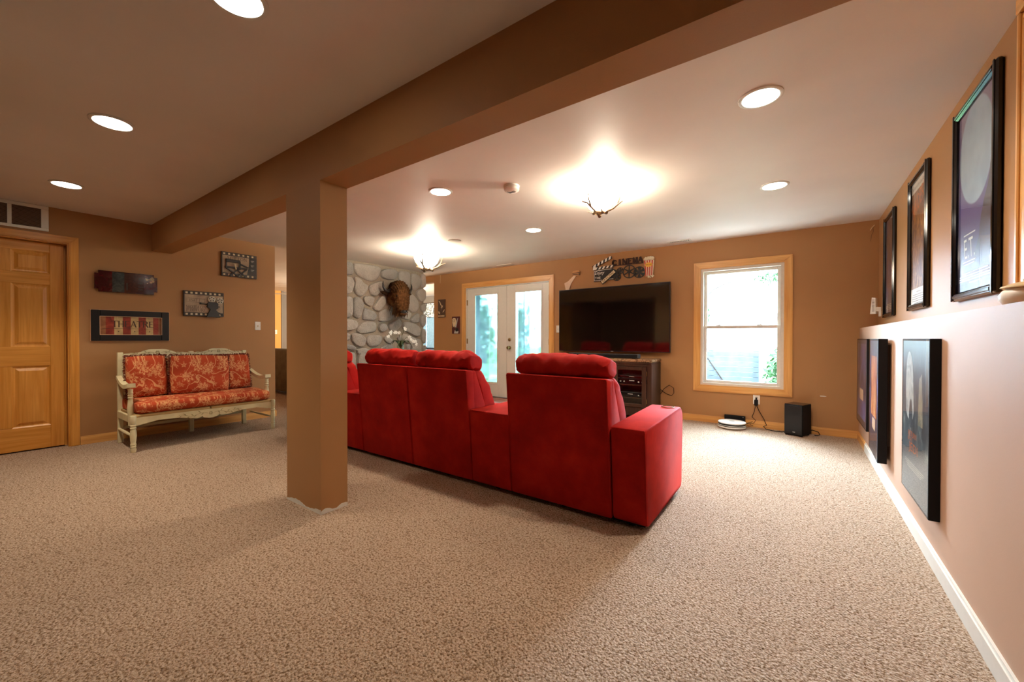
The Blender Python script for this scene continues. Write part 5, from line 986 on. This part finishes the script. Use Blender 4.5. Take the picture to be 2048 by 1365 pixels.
sec = [(0, .00, .0, .115, .20), (0, .02, .08, .125, .215), (0, .06, .17, .138, .195), (0, .08, .25, .140, .165), (0, .03, .31, .135, .145), (0, -.06, .335, .118, .125), (0, -.14, .35, .108, .105), (0, -.21, .365, .088, .088), (0, -.265, .378, .074, .070), (0, -.30, .386, .066, .056)]
nseg = 26; rings = []
def frame_at(i):
    a, b = Vector(sec[max(0, i-1)][1:3]), Vector(sec[min(len(sec)-1, i+1)][1:3]); t = (b-a).normalized(); return t
for i, (x, b, c, rw, rh) in enumerate(sec):
    t = frame_at(i); u_ = Vector((t.y, -t.x)); rg = []
    if u_.x < 0: u_ = -u_
    for k in range(nseg):
        g = 2*math.pi*k/nseg; dx = rw*math.cos(g); dv = rh*math.sin(g); bb, cc_ = b+u_.x*dv, c+u_.y*dv
        nz = 1 + .10*noise.noise(Vector((math.cos(g)*3, math.sin(g)*3, i*.9)))
        rg.append((dx*nz, b+(bb-b)*nz, max(0, c+(cc_-c)*nz)))
    rings.append(rg)
part(bs, 'head', MB(HF).rings(rings), 'fur', ang=80)
# fur: thousands of short tapered tufts rooted on the head
random.seed(9); mb = MB(HF)
def tuft(p, d, ln, wd, m):
    s_ = d.cross(Vector((random.uniform(-1, 1), random.uniform(-1, 1), random.uniform(-1, 1)))).normalized()*wd; e = p+d*ln; m1 = p+d*ln*.5+Vector((0, -.12*ln, 0)); e = e+Vector((0, -.35*ln, 0))
    mb.mat(m)._add([tuple(p-s_), tuple(p+s_), tuple(m1+s_*.8), tuple(e), tuple(m1-s_*.8)], [(0, 1, 2, 3, 4)])
cen = [Vector((x, b, c)) for x, b, c, _, _ in sec]
for _ in range(5200):
    i = random.randrange(1, len(rings)-2); k = random.randrange(nseg); f_ = random.random()
    p = Vector(rings[i][k]).lerp(Vector(rings[i+1][k]), f_); cc_ = cen[i].lerp(cen[i+1], f_); nrm = (p-cc_).normalized(); top = p.y > .02
    dark = (p.x < -.05 and p.y > -.02) or (abs(p.x) > .09 and p.y > 0) or random.random() < .15
    ln = random.uniform(.02, .042) if top else random.uniform(.012, .030)
    d = (nrm + Vector((random.uniform(-.5, .5), random.uniform(-.5, .5) if top else -.9, random.uniform(-.3, .3)))).normalized(); tuft(p-nrm*.004, d, ln, .006 if top else .004, 1 if (top and dark) else (2 if top else 0))
for _ in range(1500):                                            # chin beard and throat
    a = random.gauss(0, .06); b = random.uniform(-.34, -.12); c = random.uniform(.16, .33); tuft(Vector((a, b, c)), Vector((random.uniform(-.2, .2), -1, random.uniform(-.3, .2))).normalized(), random.uniform(.03, .07), .005, 0 if random.random() < .6 else 1)
part(bs, 'fur', mb, ['fur', 'furdark', 'furred'], kind='stuff', smooth=False)
part(bs, 'throat', MB(HF).rings([[(.12*math.cos(g), -.08+.12*math.sin(g), 0) for g in [k*math.pi/8 for k in range(16)]], [(.10*math.cos(g), -.12+.11*math.sin(g), .16) for g in [k*math.pi/8 for k in range(16)]], [(.06*math.cos(g), -.22+.07*math.sin(g), .28) for g in [k*math.pi/8 for k in range(16)]]]), 'fur')
for s in (-1, 1):
    part(bs, 'horn', MB(HF).tube([(s*.12, .075, .17), (s*.185, .055, .175), (s*.235, .075, .18), (s*.265, .125, .18), (s*.272, .185, .175), (s*.262, .225, .17)], [.034, .033, .028, .021, .012, .003], 10), 'horn')
    part(bs, 'ear', MB(HF).tube([(s*.14, .02, .12), (s*.20, .02, .12), (s*.255, .035, .125), (s*.30, .045, .13)], [.014, .034, .028, .004], 8), 'furdark')
    part(bs, 'eye', MB(HF).ball((s*.112, -.035, .375), .017, 10, 7), 'eye')
    part(bs, 'nostril', MB(HF).ball((s*.030, -.295, .438), (.013, .018, .010), 8, 6), 'blackmatte')
part(bs, 'nose', MB(HF).ball((0, -.300, .405), (.060, .040, .040), 16, 10), 'nose'); part(bs, 'mouth', MB(HF).ball((0, -.345, .375), (.052, .022, .045), 14, 8), 'fur')

# ------------------------------------------------------------------ orchid on a small table behind the sofa
tb_ = thing('side_table', 'small dark table behind the sofa holding the orchid', 'table', (-5.55, 4.52, 0))
part(tb_, 'tabletop', MB().box(-5.75, -5.35, 4.20, 4.84, .70, .73, .005), 'espresso_x', smooth=False)
for x in (-5.72, -5.38):
    for y in (4.23, 4.81): part(tb_, 'leg', MB().box(x-.018, x+.018, y-.018, y+.018, 0, .70), 'espresso', smooth=False)
orc = thing('orchid', 'white flowering orchid in a glass jar in front of the fieldstone wall', 'plant', (-5.58, 4.51, .73))
M['jar'] = glass('jar_glass', (.75, .82, .72), .8); M['leaf'] = plain('orchid_leaf', '#3c4a2c', .5, var=.2); M['petal'] = plain('orchid_petal', '#efece4', .6, var=.04); M['stem'] = plain('orchid_stem', '#55532f', .6)
f = Fr((-5.58, 4.51, .73), (0, 1, 0), (1, 0, 0), (0, 0, 1))
part(orc, 'jar', MB(f).lathe([(.055, 0), (.062, .01), (.062, .22), (.048, .26), (.050, .275)], n=22, caps=False), 'jar'); part(orc, 'soil', MB(f).lathe([(.05, .004), (.056, .02), (.055, .10), (.002, .11)], n=18), 'ink_sepia')
for k in range(6):
    g = k*1.05+.3; part(orc, 'leaf', MB(sub(f, rot=g)).rings([[(.01+t*.17, -(.026*math.sin(t*math.pi*.9+.15)), .20+.13*math.sin(t*2.6)), (.01+t*.17, 0, .192+.13*math.sin(t*2.6)), (.01+t*.17, (.026*math.sin(t*math.pi*.9+.15)), .20+.13*math.sin(t*2.6)), (.01+t*.17, 0, .197+.13*math.sin(t*2.6))] for t in [q/7 for q in range(8)]]), 'leaf')
def petal(mb, fr, ln, wd):
    mb.at(fr); mb.rings([[(t*ln, -wd*math.sin(math.pi*(t*.85+.12)), .006*math.sin(t*3)), (t*ln, 0, .003+.006*math.sin(t*3)), (t*ln, wd*math.sin(math.pi*(t*.85+.12)), .006*math.sin(t*3)), (t*ln, 0, -.002+.006*math.sin(t*3))] for t in [q/5 for q in range(6)]])
def flower(par, p, sd):
    random.seed(sd); fr = Fr(p, Vector((random.uniform(-.3, .3), 1, random.uniform(-.3, .3))).normalized(), (0, 0, 1), (1, 0, 0)); mb = MB()
    for k in range(5): petal(mb, sub(fr, rot=k*1.2566+math.pi/2), .038 if k % 2 else .034, .017 if k in (1, 4) else .011)
    mb.at(fr).ball((0, -.004, .008), (.007, .006, .007), 6, 5); part(par, 'flower', mb, 'petal')
sps = [[(0, 0, .2), (-.02, .02, .34), (-.08, .05, .44), (-.16, .06, .475), (-.24, .05, .455), (-.30, .04, .42)], [(.01, 0, .2), (.03, .03, .32), (.09, .05, .385), (.16, .05, .36), (.24, .06, .325), (.30, .05, .27)], [(0, .01, .2), (0, .03, .40), (.03, .05, .50), (.07, .05, .52)]]
for i, sp in enumerate(sps):
    s_ = part(orc, 'flower_stem', MB(f).tube(sp, .004, 6), 'stem'); pts = [Vector(q) for q in sp]
    for j, t in enumerate((.46, .56, .66, .76, .86, .96) if i < 2 else (.75, .92)):
        u_ = t*(len(pts)-1); q = pts[int(u_)].lerp(pts[min(int(u_)+1, len(pts)-1)], u_-int(u_)); q = q+Vector((random.uniform(-.02, .02), random.uniform(0, .03), random.uniform(-.035, .02))); flower(s_, f.p(*q), i*20+j)

# ------------------------------------------------------------------ next room: couch, fan, curtained window
M['couch'] = plain('charcoal_couch', '#6b675f', .9, .1, var=.15, scale=8)
co = thing('couch', 'dark charcoal couch in the next room past the opening', 'couch', (-8.2, 4.5, 0))
part(co, 'back', slab(MB(SF), -9.3, -6.95, rnd([(3.70, .05), (3.95, .05), (3.95, .80), (3.90, .89), (3.74, .88)], .05), .03), 'couch'); 
for x0, x1 in ((-9.34, -9.10), (-7.15, -6.91), ): part(co, 'armrest', slab(MB(SF), x0, x1, rnd([(3.80, .05), (4.65, .05), (4.65, .62), (4.55, .70), (3.80, .72)], .06), .03), 'couch')
for x0, x1 in ((-9.09, -8.46), (-8.45, -7.81), (-7.80, -7.16)): part(co, 'seat_cushion', slab(MB(SF), x0, x1, rnd([(3.93, .28), (4.62, .28), (4.64, .44), (3.93, .46)], .04), .02), 'couch'); part(co, 'back_cushion', slab(MB(SF), x0, x1, rnd([(3.93, .45), (4.14, .45), (4.10, .78), (3.95, .80)], .05), .03), 'couch')
for x in (-9.2, -7.05):
    for y in (3.76, 4.58): part(co, 'foot', MB().box(x-.03, x+.03, y-.03, y+.03, 0, .06), 'espresso', smooth=False)
fn = thing('ceiling_fan', 'white ceiling fan in the next room partly behind the post', 'fan', (-10.0, 5.05, HC))
f = Fr((-10.0, 5.05, 0), (1, 0, 0), (0, 1, 0), (0, 0, 1))
part(fn, 'motor', MB(f).lathe([(.06, HC), (.05, HC-.06), (.015, HC-.07), (.015, HC-.16), (.09, HC-.17), (.11, HC-.23), (.06, HC-.27)], n=20), 'white')
for k in range(5): part(fn, 'blade', MB(sub(f, rot=k*1.2566+.2)).box(.10, .16, -.03, .03, HC-.215, HC-.205).box(.15, .58, -.06, .06, HC-.222, HC-.208, .004), 'white', smooth=False)
wn = thing('window_3', 'curtained window in the far wall of the next room', 'window', (-9.25, 8.6, .8), kind='structure')
part(wn, 'window_frame', MB().box(-9.9, -9.86, 8.55, 8.65, .8, 2.1).box(-8.64, -8.6, 8.55, 8.65, .8, 2.1).box(-9.86, -8.64, 8.55, 8.65, 2.06, 2.1).box(-9.86, -8.64, 8.55, 8.65, .8, .84).box(-9.86, -8.64, 8.57, 8.62, 1.43, 1.47), 'vinyl', smooth=False)
part(wn, 'glass_pane', MB().box(-9.86, -8.64, 8.60, 8.605, .84, 2.06), 'clear', smooth=False)
M['drape'] = plain('blue_drape', '#7fa3bd', .8, .1, var=.1); M['valance'] = art('toile_print', 1, [(.40, '#2c333a'), (.50, '#7d8890'), (.56, '#dfe3e2')], 9.0, 2.5, rough=.8)
ct = thing('curtains', 'blue curtains with a black and white print valance in the next room', 'curtain', (-9.25, 8.5, .8))
def drape(a0, a1, b0, b1, amp, nf, y):
    n = nf*8; rg = [[(a0+(a1-a0)*k/n, y+amp*math.sin(k/8*2*math.pi)*(1 if j else .7)+s, b) for j, b in enumerate((b1, b0))] for s in (0, .006) for k in range(1)]
    mb = MB(); vs = []; fs = []
    for s in (0, .006):
        o_ = len(vs)
        for k in range(n+1):
            x = a0+(a1-a0)*k/n
            for j, b in enumerate((b1, (b0+b1)/2, b0)): vs.append((x, y+amp*math.sin(k/8*2*math.pi)*(.6+.2*j)+s, b))
        for k in range(n):
            for j in range(2): fs.append((o_+k*3+j, o_+k*3+j+1, o_+(k+1)*3+j+1, o_+(k+1)*3+j))
    return mb._add(vs, fs)
part(ct, 'drape', drape(-9.95, -9.30, .80, 2.10, .03, 6, 8.49), 'drape'); part(ct, 'drape', drape(-9.28, -8.62, .80, 2.10, .03, 6, 8.49), 'drape'); part(ct, 'valance', drape(-9.98, -8.58, 1.72, 2.14, .025, 8, 8.43), 'valance')
part(ct, 'rod', MB().tube([(-10.05, 8.44, 2.15), (-8.5, 8.44, 2.15)], .012, 8), 'espresso')
dr = thing('low_dresser', 'dark low dresser below the curtained window of the next room', 'dresser', (-9.25, 8.3, 0))
part(dr, 'body', MB().box(-10.2, -8.3, 8.02, 8.42, .04, .72), 'espresso_x', smooth=False); part(dr, 'top', MB().box(-10.22, -8.28, 8.0, 8.44, .72, .75, .004), 'charcoal', smooth=False)
for k in range(3):
    d_ = part(dr, 'drawer', MB().box(-10.16+k*.62, -9.58+k*.62, 8.005, 8.02, .08, .68, .004), 'espresso_x', smooth=False); part(d_, 'knob', MB(Fr((-9.87+k*.62, 8.005, .38), (1, 0, 0), (0, 0, 1), (0, -1, 0))).lathe([(.008, 0), (.016, .015), (.003, .02)], n=10), 'brass')
l = bpy.data.lights.new('next_room_fill', 'POINT'); l.energy = 320; l.shadow_soft_size = .15; l.color = (1, .86, .66); o = bpy.data.objects.new('next_room_fill', l); COL.objects.link(o); o.location = (-8.6, 6.2, 1.9)  # added fill light brightening the next room, no fixture stands there

# ------------------------------------------------------------------ outdoors
M['patio'] = plain('concrete', '#b9b4aa', .9, .1, var=.1); M['fencewood'] = plain('weathered_blue_gray_wood', '#56616e', .9, .1, var=.25, scale=4); M['green'] = plain('foliage_green', '#3c5a3c', .8, .1, var=.4, scale=6); M['bark'] = plain('bark', '#3a3530', .9, .1, var=.3); M['turf'] = plain('lawn', '#4c6a3a', .95, .05, var=.3, scale=3)
struct('ground', MB().box(-30, 30, 5.96, 45, -.15, -.06), 'turf', 'lawn outside the house', 'lawn')
struct('patio', MB().box(-6, 2.5, 5.96, 8.6, -.06, -.02), 'patio', 'pale concrete patio outside the door and window', 'patio')
fe = thing('fence', 'low weathered gray plank fence seen through the lower window pane', 'fence', (-2, 9, -.06))
for k in range(9): part(fe, 'plank', MB().box(-3.2, -.62, 9.0, 9.03, -.05+k*.099, .045+k*.099, .004), 'fencewood', smooth=False)
for x in (-3.1, -2.3, -1.5, -.72): part(fe, 'post', MB().box(x, x+.09, 9.03, 9.12, -.06, .86), 'fencewood', smooth=False)
part(fe, 'brace', MB(sub(Fr((-1.52, 8.99, .70), (1, 0, 0), (0, 0, 1), (0, -1, 0)), rot=-1.0)).box(0, .72, -.008, .008, -.01, .005), 'bark', smooth=False)
def leafy(name, lab, x, y, z, h, rx, n, sd, mat_='green', leaf=.11, trunk=True, group=None):
    random.seed(sd); t = thing(name, lab, 'tree' if name == 'tree' else 'shrub', (x, y, -.06), group=group); mb = MB()
    for _ in range(n):
        d = Vector((random.gauss(0, 1), random.gauss(0, 1), random.gauss(0, 1))).normalized()*random.uniform(.35, 1); p = Vector((x+d.x*rx, y+d.y*rx, z+d.z*h/2)); p += Vector((noise.noise(p*1.3), noise.noise(p*1.3+Vector((7, 0, 0))), noise.noise(p*1.3+Vector((0, 5, 0)))))*rx*.35
        u_ = Vector((random.uniform(-1, 1), random.uniform(-1, 1), random.uniform(-1, 1))).normalized(); v_ = u_.orthogonal().normalized(); l_ = leaf*random.uniform(.6, 1.3)
        mb._add([tuple(p-u_*l_), tuple(p+v_*l_*.45), tuple(p+u_*l_), tuple(p-v_*l_*.45)], [(0, 1, 2, 3)])
    part(t, 'foliage', mb, mat_, kind='stuff', smooth=False)
    if trunk: part(t, 'trunk', MB().tube([(x, y, -.06), (x+.05, y, z*.5), (x-.03, y+.05, z)], [.10*rx, .07*rx, .03*rx], 8), 'bark')
    return t
leafy('tree', 'leafy tree seen through the upper left of the window', -4.0, 17.0, 2.3, 2.6, 1.3, 1500, 1)
leafy('shrub', 'leafy shrub at the right end of the plank fence', -.22, 8.55, .45, 1.1, .28, 500, 2, leaf=.06, trunk=True)
br = thing('overhanging_branch', 'thin arching branch with a leafy tip across the top of the window', 'branch', (-1.5, 9.3, -.06))
part(br, 'stem', MB().tube([(-1.75, 9.3, -.06), (-1.72, 9.3, 1.3), (-1.60, 9.25, 1.95), (-1.45, 9.15, 2.10), (-1.2, 9.05, 2.20), (-.95, 9.0, 2.245), (-.6, 9.0, 2.25), (-.35, 9.0, 2.20)], [.02, .016, .012, .011, .010, .009, .007, .003], 6), 'bark')
random.seed(8); mb = MB()
for _ in range(220):
    p = Vector((random.gauss(-.42, .12), random.gauss(9, .1), random.gauss(2.27, .07))); u_ = Vector((random.uniform(-1, 1), random.uniform(-1, 1), random.uniform(-1, 1))).normalized(); v_ = u_.orthogonal().normalized()
    mb._add([tuple(p-u_*.035), tuple(p+v_*.014), tuple(p+u_*.035), tuple(p-v_*.014)], [(0, 1, 2, 3)])
part(br, 'leaf', mb, 'green', kind='stuff', smooth=False)
for x, hw_, lab in ((-4.765, .085, 'thin dark deck post outside the glazed double door'),):
    t = thing('deck_post', lab, 'post', (x, 6.9, -.02)); part(t, 'shaft', MB().box(x-hw_, x+hw_, 7.0, 7.2, -.02, 2.52), 'fencewood', smooth=False); part(t, 'base_plate', MB().box(x-hw_-.02, x+hw_+.02, 6.98, 7.22, -.02, .05), 'bark', smooth=False)
leafy('shrub', 'tall green shrub blurred behind the left fogged pane', -9.7, 11.6, 1.3, 3.0, 1.15, 2400, 5, leaf=.16)
leafy('shrub', 'tall green shrub blurred behind the right fogged pane', -7.0, 12.8, 1.4, 3.0, .9, 1000, 6, leaf=.14)
struct('shade_roof', MB().box(-7.4, -2.9, 5.97, 8.4, 2.52, 2.62), 'fencewood', 'unseen plank deck added overhead to shade the glazed double door', 'deck')  # added out of view, darkens the outdoors behind the fogged panes

for o_ in C.objects:
    if 'lettering' in o_.name or o_.name.startswith(('cinema_letters', 'credit_lines', 'socket_slots')): o_['kind'] = 'stuff'
